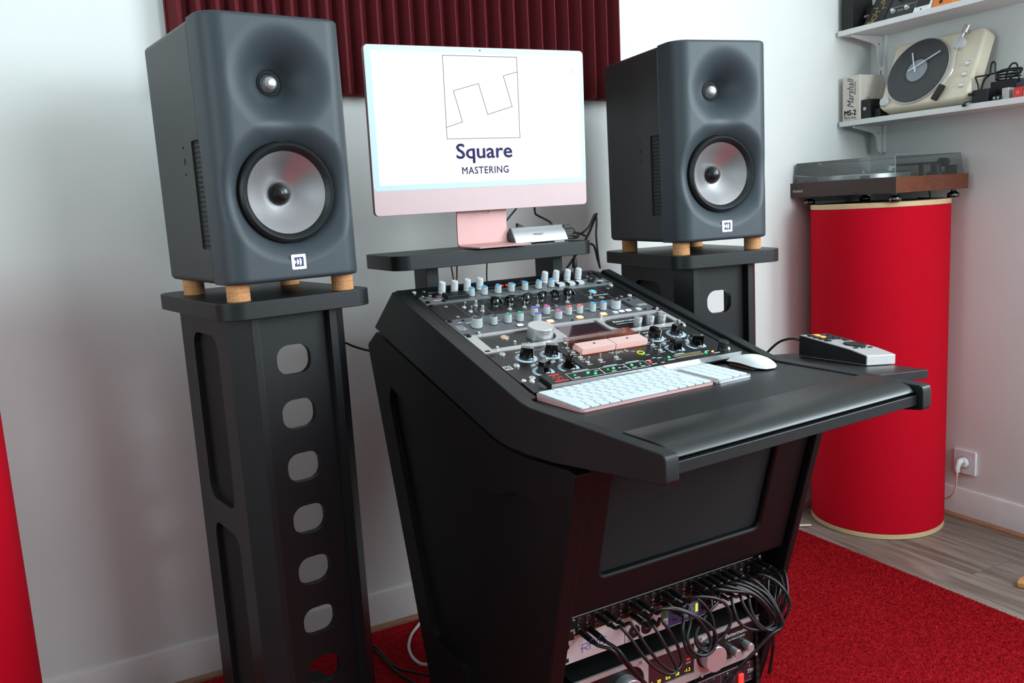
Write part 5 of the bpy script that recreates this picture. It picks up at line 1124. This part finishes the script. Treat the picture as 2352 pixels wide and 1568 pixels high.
for p, q in (((-TW_ + b, b, h1), (-b, b, h1)), ((-b, b, h1), (-b, TD_ - b, h1)), ((-a, a, h0), (-b, b, h1)), ((-TW_ + a, a, h0), (-TW_ + b, b, h1)), ((-a, TD_ - a, h0), (-b, TD_ - b, h1)), ((-TW_ + b, b, h1), (-TW_ + b, TD_ - b, h1)), ((-TW_ + b, TD_ - b, h1), (-b, TD_ - b, h1))): ed.tube([p, q], 0.0011, 6)
part('lid_edges', ed, mat('smoked_edge', (120, 132, 134), 0.2, noise=0.02), ld)
pc = (-0.275, 0.185)
part('platter', MB().lathe([(0, TH_), (0.150, TH_), (0.152, TH_ + .002), (0.152, TH_ + .015), (0.150, TH_ + .017), (0, TH_ + .017)], 72, (pc[0], pc[1], 0)), M_ALU, tt)
part('platter_mat', MB().lathe([(0, TH_ + .0172), (0.148, TH_ + .0172), (0.148, TH_ + .020), (0, TH_ + .020)], 64, (pc[0], pc[1], 0)), M_RUBBER, tt)
part('spindle', MB().lathe([(0, TH_ + .020), (0.003, TH_ + .020), (0.003, TH_ + .030), (0, TH_ + .032)], 12, (pc[0], pc[1], 0)), M_CHROME, tt)
ta = part('tonearm', MB().tube([(-0.060, 0.300, TH_ + .040), (-0.062, 0.25, TH_ + .0395), (-0.070, 0.12, TH_ + .038), (-0.078, 0.080, TH_ + .037)], 0.0042, 10), M_MATK, tt)
part('tonearm_base', MB().lathe([(0, TH_), (0.028, TH_), (0.028, TH_ + .010), (0.016, TH_ + .012), (0.016, TH_ + .036), (0, TH_ + .036)], 28, (-0.060, 0.275, 0)), M_MATK, ta)
part('counterweight', MB().lathe([(0, 0), (0.0145, 0), (0.0145, 0.028), (0, 0.028)], 24, (-0.0605, 0.300, TH_ + .041), 'y'), M_MATK, ta)
part('head_shell', MB().box(-0.087, -0.069, 0.055, 0.085, TH_ + .030, TH_ + .036).box(-0.084, -0.074, 0.058, 0.076, TH_ + .022, TH_ + .030), mat('pale_green_shell', (150, 176, 166), 0.4, noise=0.02), ta)
part('arm_rest', MB().box(-0.058, -0.046, 0.185, 0.193, TH_, TH_ + .040).box(-0.045, -0.025, 0.30, 0.335, TH_, TH_ + .03), M_MATK, ta)
for p in ((-TW_ + 0.05, 0.045), (-0.15, 0.040)): part('speed_lever', MB().box(p[0] - .012, p[0] + .012, p[1] - .010, p[1] + .010, TH_ - .001, TH_ + .010), M_MATK, tt)
FT = setm(MB().lathe([(0, 0.0), (0.0165, 0.0), (0.0195, 0.003), (0.0200, 0.0075), (0.0196, 0.0080), (0.0196, 0.0088), (0.0200, 0.0093), (0.0185, 0.0140), (0.0110, 0.0185), (0.0085, 0.0210), (0.0085, 0.0272), (0, 0.0272)], 32).mesh('foot'), M_GLOSS)
FB = setm(MB().lathe([(0.0190, 0.0079), (0.0203, 0.0079), (0.0203, 0.0089), (0.0190, 0.0089), (0.0190, 0.0079)], 32, close=False).mesh('foot_band'), M_CHROME)
for x_, y_ in ((-TW_ + 0.055, 0.040), (-0.030, 0.034), (-0.022, TD_ - 0.045), (-TW_ + 0.09, TD_ - 0.075)):
    o = link('foot', FT, tt, (x_, y_, -0.0273)); link('foot_band', FB, o)
cable('turntable_cable', 'pale cord on the floor behind the red cylinder', [(-0.60, -0.06, .006), (-0.56, -0.12, .006), (-0.535, -0.135, .006), (-0.500, -0.155, .006), (-0.485, -0.165, .006)], 0.004, mat('ivory_cord', (214, 196, 170), 0.5, noise=0.03), group=None)
cable('turntable_cable', 'dark signal cord hanging below the turntable', [(-0.20, -.40, 1.166), (-0.20, -.404, 1.155), (-0.20, -.402, 1.1425), (-0.12, -.30, 1.1425)], 0.0025, group=None)

# ------------------------------------------------------------------ wall shelves
def rail(): 
    t = thing('shelf_rail', 'white slotted upright rail on the right wall', 'shelf rail', (0, -0.0585, 1.30))
    part('channel', MB().box(-0.0135, 0, -0.0125, 0.0125, 0.012, 0.76), M_WSHELF, t, bevel=0.0008)
    sm = MB()
    for k in range(14): sm.box(-0.0139, -0.0133, 0.002, 0.0055, 0.03 + k * 0.05, 0.055 + k * 0.05)
    part('slots', sm, M_GPLATE, t, kind='stuff')
rail()
def wall_shelf(z, label, x_front):
    t = thing('wall_shelf', label, 'shelf', (0, -0.012, z), group='white wall shelves')
    part('shelf_board', MB().box(x_front, -0.014, -1.35, 0.0, -0.018, 0.0), M_WSHELF, t, bevel=0.0006)
    y0 = -0.0465
    for y in (y0, y0 - 0.9):
        b = part('bracket', MB().prism([(-0.0142, -0.0184), (x_front + 0.02, -0.0184), (x_front + 0.018, -0.026), (-0.055, -0.046), (-0.040, -0.060), (-0.030, -0.110), (-0.0142, -0.125)], y - 0.0035, y + 0.0035, 'y'), M_WSHELF, t, bevel=0.0008)
        part('bracket_hole', MB().prism(circ(-0.032, -0.046, 0.0032, 12), y - 0.0039, y + 0.0039, 'y'), M_GPLATE, b)
wall_shelf(1.428, 'white wall shelf below, holding the cream clock and adapters', -0.178)
wall_shelf(1.743, 'white wall shelf above, holding the effect pedals', -0.186)
# ---------- small amp carton on the lower shelf
SHL, SHU = 1.4283, 1.7433
bx = thing('amp_carton', 'worn white carton with script lettering, leftmost on the lower wall shelf', 'box', (-0.172, -0.098, SHL))
cbx = MB().box(0, 0.125, 0, 0.078, 0, 0.155)
o = part('carton', cbx, M_CARD, bx, bevel=0.004)
text('Marshall', 0.040, M_INK, bx, (-0.0004, 0.040, 0.092), (PI / 2, -PI / 2, -PI / 2), shear=0.45, sx=0.74)
text('AMPLIFICATION', 0.0085, M_INK, bx, (-0.0004, 0.020, 0.110), (PI / 2, -PI / 2, -PI / 2), sx=0.75)
text('MS-2', 0.026, M_INK, bx, (-0.0004, 0.042, 0.026), (PI / 2, 0, -PI / 2), bold=0.0008); text('Micro Amp', 0.0122, M_INK, bx, (-0.0004, 0.042, 0.010), (PI / 2, 0, -PI / 2), sx=0.95)
bx = thing('jack_box', 'small black box with a round jack in front of the clock', 'box', (-0.166, -0.137, SHL))
part('case', MB().box(0, 0.05, 0, 0.040, 0, 0.066), M_MATK, bx, bevel=0.001)
o = part('jack', MB().lathe([(0.0028, 0), (0.0062, 0), (0.0062, -0.0025), (0.0050, -0.0035), (0.0030, -0.0035), (0.0028, -0.0004), (0, -0.0004)], 18, (0, 0.022, 0.034), 'x'), M_CHROME, bx)
part('wire_stub', MB().tube([(0.02, 0.030, 0.066), (0.018, 0.028, 0.076)], 0.0008, 6).tube([(0.022, 0.024, 0.066), (0.020, 0.022, 0.077)], 0.0008, 6), M_CABLE, bx)
bx2 = tag(part('black_box', MB().box(-0.150, -0.100, -0.166, -0.140, SHL, SHL + 0.030), M_MATK, bevel=0.001), 'low black box half hidden behind the corner of the clock', 'box')
# ---------- record player clock
ctilt = 0.396
CKM = Matrix.Identity(4); ex = Vector((0, -1, 0)); ez = Vector((math.sin(ctilt), 0, math.cos(ctilt))); en = ex.cross(ez)
for i in range(3): CKM[i][0], CKM[i][1], CKM[i][2] = ex[i], ez[i], en[i]
CKM.translation = Vector((-0.1645, -0.168, SHL + 0.022))
ck = thing('wall_clock', 'cream record player shaped clock leaning on the right wall', 'clock', matrix=CKM)
part('body', MB().prism(rrect(0, 0.334, 0, 0.240, 0.024, 8), -0.056, 0.0), M_CREAM, ck, bevel=0.010, seg=4)
dc = (0.1235, 0.1213)
rec = part('record', MB().lathe([(0, 0), (0.1115, 0), (0.1115, 0.009), (0.1085, 0.010), (0, 0.010)], 80, (dc[0], dc[1], 0)), M_VINYL, ck)
part('platter_rim', MB().lathe([(0.1110, 0), (0.1145, 0), (0.1145, 0.006), (0.1110, 0.0065)], 80, (dc[0], dc[1], 0), close=False), M_ALU, rec)
part('dead_wax', MB().lathe([(0, 0.010), (0.0480, 0.010), (0.0480, 0.0104), (0, 0.0104)], 48, (dc[0], dc[1], 0)), M_VINYLD, rec)
part('record_label', MB().lathe([(0, 0.0102), (0.0385, 0.0102), (0.0385, 0.0108), (0, 0.0108)], 48, (dc[0], dc[1], 0)), M_LABELG, rec)
hp = (0.1165, 0.127)
def hand(nm, tip, tail, z, w):
    mb = MB(); strip(mb, tail, tip, w, z, z + 0.001); return part(nm, mb, M_WHITE, ck)
hand('hour_hand', (0.0905, 0.1865), (0.1225, 0.1125), 0.0150, 0.0042); hand('minute_hand', (0.2015, 0.1723), (0.0965, 0.1195), 0.0175, 0.0038)
part('hand_pin', MB().lathe([(0, 0.0105), (0.0034, 0.0105), (0.0034, 0.020), (0, 0.0205)], 14, (hp[0], hp[1], 0)), M_WHITE, ck)
part('tonearm', MB().tube(spline([(0.2705, 0.232, 0.014), (0.2640, 0.205, 0.014), (0.258, 0.17, 0.014), (0.262, 0.13, 0.014), (0.2635, 0.092, 0.014), (0.243, 0.047, 0.014)], 5), 0.0030, 10), M_CHROME, ck)
part('tonearm_pivot', MB().lathe([(0, 0), (0.0205, 0), (0.0205, 0.014), (0.0190, 0.016), (0.012, 0.016), (0.011, 0.0172), (0.007, 0.0172), (0.006, 0.016), (0, 0.016)], 36, (0.2575, 0.192, 0)), M_KWHITE, ck)
part('counterweight', MB().tube([(0.2690, 0.222, 0.014), (0.2745, 0.246, 0.014)], 0.0095, 18), M_ALU, ck)
hs = MB().box(-0.0095, 0.0095, -0.052, 0.0, 0.006, 0.019).xf(Matrix.Translation(Vector((0.2430, 0.050, 0))) @ Matrix.Rotation(-0.38, 4, 'Z'))
part('headshell', hs, M_MATK, ck, bevel=0.002)
part('corner_knob', MB().lathe([(0, 0), (0.0165, 0), (0.0165, 0.010), (0.0150, 0.012), (0, 0.012)], 28, (0.0235, 0.0255, 0)), M_KWHITE, ck)
for y in (0.118, 0.0815, 0.0455): part('push_button', MB().lathe([(0, 0), (0.0085, 0), (0.0085, 0.004), (0.0070, 0.0055), (0.0052, 0.0040), (0, 0.0040)], 20, (0.303, y, 0)), M_CHROME, ck)
# ---------- adapters and other small things on the lower shelf
def boxthing(name, label, cat, x0, x1, y0, y1, z0, z1, m, bevel=0.003, group=None):
    return tag(part(name, MB().box(x0, x1, y0, y1, z0, z1), m, bevel=bevel), label, cat, group)
boxthing('power_adapter', 'black power adapter lying in front of the clock corner', 'adapter', -0.166, -0.120, -0.572, -0.518, SHL, SHL + 0.040, M_MATK, group='power adapters on the lower shelf')
boxthing('power_adapter', 'long black power adapter under the tangle of cords', 'adapter', -0.116, -0.060, -0.628, -0.545, SHL, SHL + 0.062, M_MATK, group='power adapters on the lower shelf')
boxthing('silver_adapter', 'small silver and black adapter beside the red matchbox', 'adapter', -0.160, -0.125, -0.634, -0.612, SHL, SHL + 0.034, M_ALUP, 0.002)
boxthing('grey_box', 'dark grey box standing behind the red matchbox', 'box', -0.122, -0.080, -0.660, -0.632, SHL, SHL + 0.048, mat('charcoal_card', (66, 62, 66), 0.6, noise=0.03), 0.001)
mbx = boxthing('match_box', 'red box with a star printed on it, on the lower shelf', 'box', -0.162, -0.140, -0.676, -0.650, SHL, SHL + 0.030, mat('red_card', (214, 58, 52), 0.6, noise=0.04), 0.0008)
star = MB().prism([((0.0095 if k % 2 == 0 else 0.004) * math.sin(k * PI / 5) - 0.663, (0.0095 if k % 2 == 0 else 0.004) * math.cos(k * PI / 5) + SHL + 0.015) for k in range(10)], -0.1626, -0.1618, 'x')
part('star_print', star, mat('faded_star', (228, 110, 96), 0.6, noise=0.02), mbx)
boxthing('white_pack', 'white pack beside the red box at the picture edge', 'box', -0.160, -0.135, -0.700, -0.679, SHL, SHL + 0.030, M_WHITE, 0.001)
boxthing('blue_connector', 'dull blue connector behind the red matchbox', 'connector', -0.115, -0.085, -0.628 - .036, -0.640, SHL + 0.0482, SHL + 0.060, mat('dull_blue', (52, 78, 110), 0.5, noise=0.03), 0.002)
plg = boxthing('mains_plug', 'black two-pin mains plug, pins up, above the red box', 'plug', -0.118, -0.080, -0.690, -0.6625, SHL, SHL + 0.064, M_MATK, 0.004)
for y in (-0.668, -0.684): part('plug_pin', MB().tube([(-0.10, y, SHL + .063), (-0.10, y - .002, SHL + .086)], 0.0020, 8), M_CHROME, plg)
JP = setm(MB().lathe([(0, 0), (0.0070, 0), (0.0070, 0.030), (0.0045, 0.034), (0, 0.034)], 16).mesh('jack_plug'), M_MATK)
for i, (y, z) in enumerate(((-0.594, 0.0075), (-0.606, 0.0075))):
    o = tag(link('barrel_plug', JP, None, (-0.168, y, SHL + z), (0, PI / 2, 0)), 'black barrel plug pointing out of the shelf, %s of the pair' % ('left' if i == 0 else 'right'), 'plug', 'barrel plugs on the lower shelf')
    part('plug_ring', MB().lathe([(0.0016, -0.0008), (0.0034, -0.0008), (0.0034, 0.0), (0.0016, 0.0)], 14, close=False), M_CHROME, o)
AX = -0.130
def A_(y, z, x=AX): return (x, y, SHL + z)
cable('adapter_cable', 'thick black cord folded in a tall loop over the adapters', [A_(-.525, .040), A_(-.535, .070), A_(-.552, .085), A_(-.556, .112), A_(-.563, .120), A_(-.569, .112), A_(-.570, .090), A_(-.575, .066)], 0.0030, group='adapter cords on the lower shelf')
cable('adapter_cable', 'black cord zigzagging out to the left of the adapters', [A_(-.523, .042, -.14), A_(-.521, .058, -.14), A_(-.513, .078, -.14), A_(-.516, .082, -.14), A_(-.545, .083, -.135), A_(-.57, .086, -.13), A_(-.60, .092, -.125), A_(-.64, .090, -.12), A_(-.648, .084, -.12), A_(-.635, .074, -.12), A_(-.61, .064, -.12)], 0.0027, group='adapter cords on the lower shelf')
cable('adapter_cable', 'black cord arched high behind the adapter pile', [A_(-.585, .060, -.10), A_(-.588, .085, -.10), A_(-.600, .106, -.10), A_(-.612, .109, -.10), A_(-.620, .100, -.10), A_(-.622, .080, -.10), A_(-.628, .060, -.10)], 0.0027, group='adapter cords on the lower shelf')
cable('adapter_cable', 'black cord wound in flat coils on top of the adapters', [(-0.09 + 0.028 * math.cos(t * .9), -0.585 + 0.036 * math.sin(t * .9), SHL + 0.066 + 0.0012 * t) for t in range(0, 22)], 0.0027, group='adapter cords on the lower shelf')
dp = cable('adapter_lead', 'thin black lead with angled plug hanging over the shelf edge', [A_(-.520, .012, -.15), A_(-.507, .006, -.172), A_(-.506, .004, -.181), A_(-.507, .000, -.184), A_(-.5075, -.006, -.186)], 0.0018, group=None)
part('angled_plug', MB().tube([(-0.186, -0.503, SHL - .003), (-0.186, -0.514, SHL - .002)], 0.0048, 12), M_MATK, dp); part('plug_tip', MB().tube([(-0.186, -0.514, SHL - .0015), (-0.186, -0.526, SHL + .0005)], 0.0022, 10), M_CHROME, dp)
dp = cable('barrel_lead', 'short black lead with silver barrel tip pointing left', [A_(-.522, .028, -.168), A_(-.516, .028, -.168), A_(-.510, .029, -.168)], 0.0042, group=None)
part('plug_tip', MB().tube([A_(-.510, .029, -.168), A_(-.503, .030, -.168)], 0.0020, 10), M_CHROME, dp)
# ---------- pedals on the upper shelf
def pedal(name, label, y0, y1, x0, depth, h, tilt, m, group='effect pedals on the upper shelf'):
    M = Matrix.Translation(Vector((x0, y1, SHU))) @ Matrix.Rotation(-PI / 2, 4, 'Z')   # local x to the right (-y), y into the shelf
    t = thing(name, label, 'pedal', matrix=M, group=group)
    w = y1 - y0; k = math.tan(tilt)
    part('case', MB().prism([(0, 0.0), (depth, 0.0), (depth, h), (h * k, h)], 0.001, w - 0.001, 'x'), m, t, bevel=0.0012)
    return t, w, k, M
t, w, k, _ = pedal('black_pedal', 'black wedge case at the corner end of the upper shelf', -0.066, -0.014, -0.172, 0.10, 0.13, 0.0, M_MATK)
t, w, k, _ = pedal('switch_box', 'small black box with two chrome knobs on the upper shelf', -0.106, -0.070, -0.120, 0.06, 0.075, 0.05, M_MATK)
for i in (0.010, 0.022): part('knob', MB().lathe([(0, 0), (0.0048, 0), (0.0045, -0.010), (0, -0.0105)], 16, (i, 0.002, 0.040), 'y'), M_CHROME, t)
t, w, k, _ = pedal('yellow_pedal', 'black pedal with gold line print leaning on the upper shelf', -0.190, -0.108, -0.172, 0.13, 0.11, 0.62, M_MATK)
gp = MB(); M_GOLD = mat('gold_line_print', (196, 172, 84), 0.5, noise=0.03)
ta_ = 0.62
def face(mb, pts, w_):   # polyline on the tilted front face: (x, s) with s along the slope
    for p, q in zip(pts, pts[1:]): strip(mb, p, q, w_, 0.0001, 0.0006)
    return mb
FMx = Matrix.Rotation(PI / 2 - ta_, 4, 'X')
for L in ([(0.012, .070), (0.030, .070), (0.030, .050), (0.050, .050)], [(0.020, .045), (0.026, .040), (0.032, .045), (0.038, .040)], [(0.052, .085), (0.052, .060), (0.068, .060)]): face(gp, L, 0.0016)
gp.lathe([(0.0085, .0001), (0.0105, .0001), (0.0105, .0006), (0.0085, .0006), (0.0085, .0001)], 20, (0.036, 0.026, 0), close=False); gp.lathe([(0.0055, .0001), (0.0072, .0001), (0.0072, .0006), (0.0055, .0006), (0.0055, .0001)], 20, (0.040, 0.092, 0), close=False)
o = part('gold_print', gp.xf(FMx), M_GOLD, t, (0, -0.0003, 0)); text('ARTEC', 0.0105, M_GOLD, t, tuple(FMx @ Vector((0.030, 0.008, 0.0008))), (PI / 2 - ta_, 0, 0))
t, w, k, _ = pedal('twin_switch_pedal', 'black pedal with two chrome footswitches on the upper shelf', -0.303, -0.193, -0.174, 0.13, 0.11, 0.62, M_BPLATE)
for x_ in (0.028, 0.082):
    q = FMx @ Vector((x_, 0.030, 0)); o = part('footswitch', MB().lathe([(0, 0), (0.0085, 0), (0.0080, 0.004), (0.0062, 0.0045), (0.0062, 0.010), (0.0045, 0.012), (0, 0.0122)], 20), M_CHROME, t, tuple(q), (PI / 2 - ta_, 0, 0))
part('trim_line', MB().box(0.006, 0.104, 0.046, 0.0475, 0, 0.0008).xf(FMx), M_ALUP, t); part('name_plate', MB().box(0.044, 0.066, 0.026, 0.033, 0, 0.0006).xf(FMx), M_PRINTG, t)
for x_ in (0.03, 0.055, 0.08): part('knob', MB().lathe([(0, 0), (0.008, 0), (0.007, 0.010), (0, 0.0105)], 20), M_MATK, t, tuple(FMx @ Vector((x_, 0.085, 0))), (PI / 2 - ta_, 0, 0))
t, w, k, _ = pedal('white_pedal', 'white pedal with black top plate on the upper shelf', -0.367, -0.306, -0.174, 0.12, 0.09, 0.5, M_WHITE)
part('top_plate', MB().box(0.004, 0.056, 0.020, 0.100, 0, 0.0015).xf(Matrix.Rotation(PI / 2 - 0.5, 4, 'X')), M_MATK, t); part('jack_hole', MB().prism(circ(0.03, 0.008, 0.003, 14), 0, 0.0005).xf(Matrix.Rotation(PI / 2 - 0.5, 4, 'X')), M_MATK, t)
t, w, k, _ = pedal('orange_pedal', 'orange pedal with a black round jack on the upper shelf', -0.444, -0.370, -0.165, 0.12, 0.06, 0.35, mat('orange_enamel', (226, 122, 40), 0.4, noise=0.03))
part('jack_hole', MB().prism(circ(0.030, 0.018, 0.006, 18), 0, 0.001).xf(Matrix.Rotation(PI / 2 - 0.35, 4, 'X')), M_MATK, t)
t, w, k, _ = pedal('blue_pedal', 'blue pedal behind the orange one on the upper shelf', -0.520, -0.450, -0.130, 0.10, 0.06, 0.35, mat('blue_enamel', (70, 96, 150), 0.4, noise=0.03))

# ------------------------------------------------------------------ wall socket, plug, tan block
sk = thing('wall_socket', 'white square mains socket on the right wall', 'socket', (0, -0.4195, 0.2105))
part('face_plate', MB().prism(rrect(-0.0415, 0.0415, -0.0425, 0.0425, 0.004), -0.010, 0.0, 'x'), M_WHITE, sk, bevel=0.0015)
part('socket_shadow_ring', MB().lathe([(0.021, -0.0102), (0.0225, -0.0102), (0.0225, -0.0095), (0.021, -0.0095)], 36, (0, 0, 0), 'x', close=False), mat('socket_shadow_line', (150, 140, 140), 0.5, noise=0.02), sk)  # grey ring, the shadow line around the well put into the colour
pg = thing('white_plug', 'white mains plug and cord in the wall socket', 'plug', (-0.0105, -0.4195, 0.2105))
part('plug_body', MB().lathe([(0, 0), (0.0175, 0), (0.0175, -0.008), (0.014, -0.012), (0, -0.012)], 24, (0, 0, 0), 'x'), M_WHITE, pg)
part('plug_grip', MB().tube([(-0.014, 0.002, 0.008), (-0.026, 0.002, 0.004), (-0.032, 0.003, -0.012), (-0.031, 0.004, -0.030)], lambda s: 0.0115 - 0.0035 * s, 12), M_WHITE, pg)
part('cord', MB().tube(spline([(-0.031, 0.004, -0.028), (-0.030, 0.006, -0.055), (-0.026, 0.010, -0.080), (-0.022, 0.020, -0.110), (-0.015, 0.045, -0.140), (-0.010, 0.10, -0.165), (-0.008, 0.16, -0.185)], 5), lambda s: 0.0045 if s < .12 else 0.0030, 8), mat('ivory_cord', (214, 196, 170), 0.5), pg, angle=60)
tb = tag(part('wooden_block', MB().prism([(0, 0), (0.02, -0.024), (0.30, -0.05), (0.30, 0.06), (0.03, 0.022)], 0, 0.020), M_TAN, None, (-0.372, -0.842, 0.0003), (0, 0, -0.25), bevel=0.006, seg=3), 'tan wooden foot on the floor at the right picture edge', 'block')
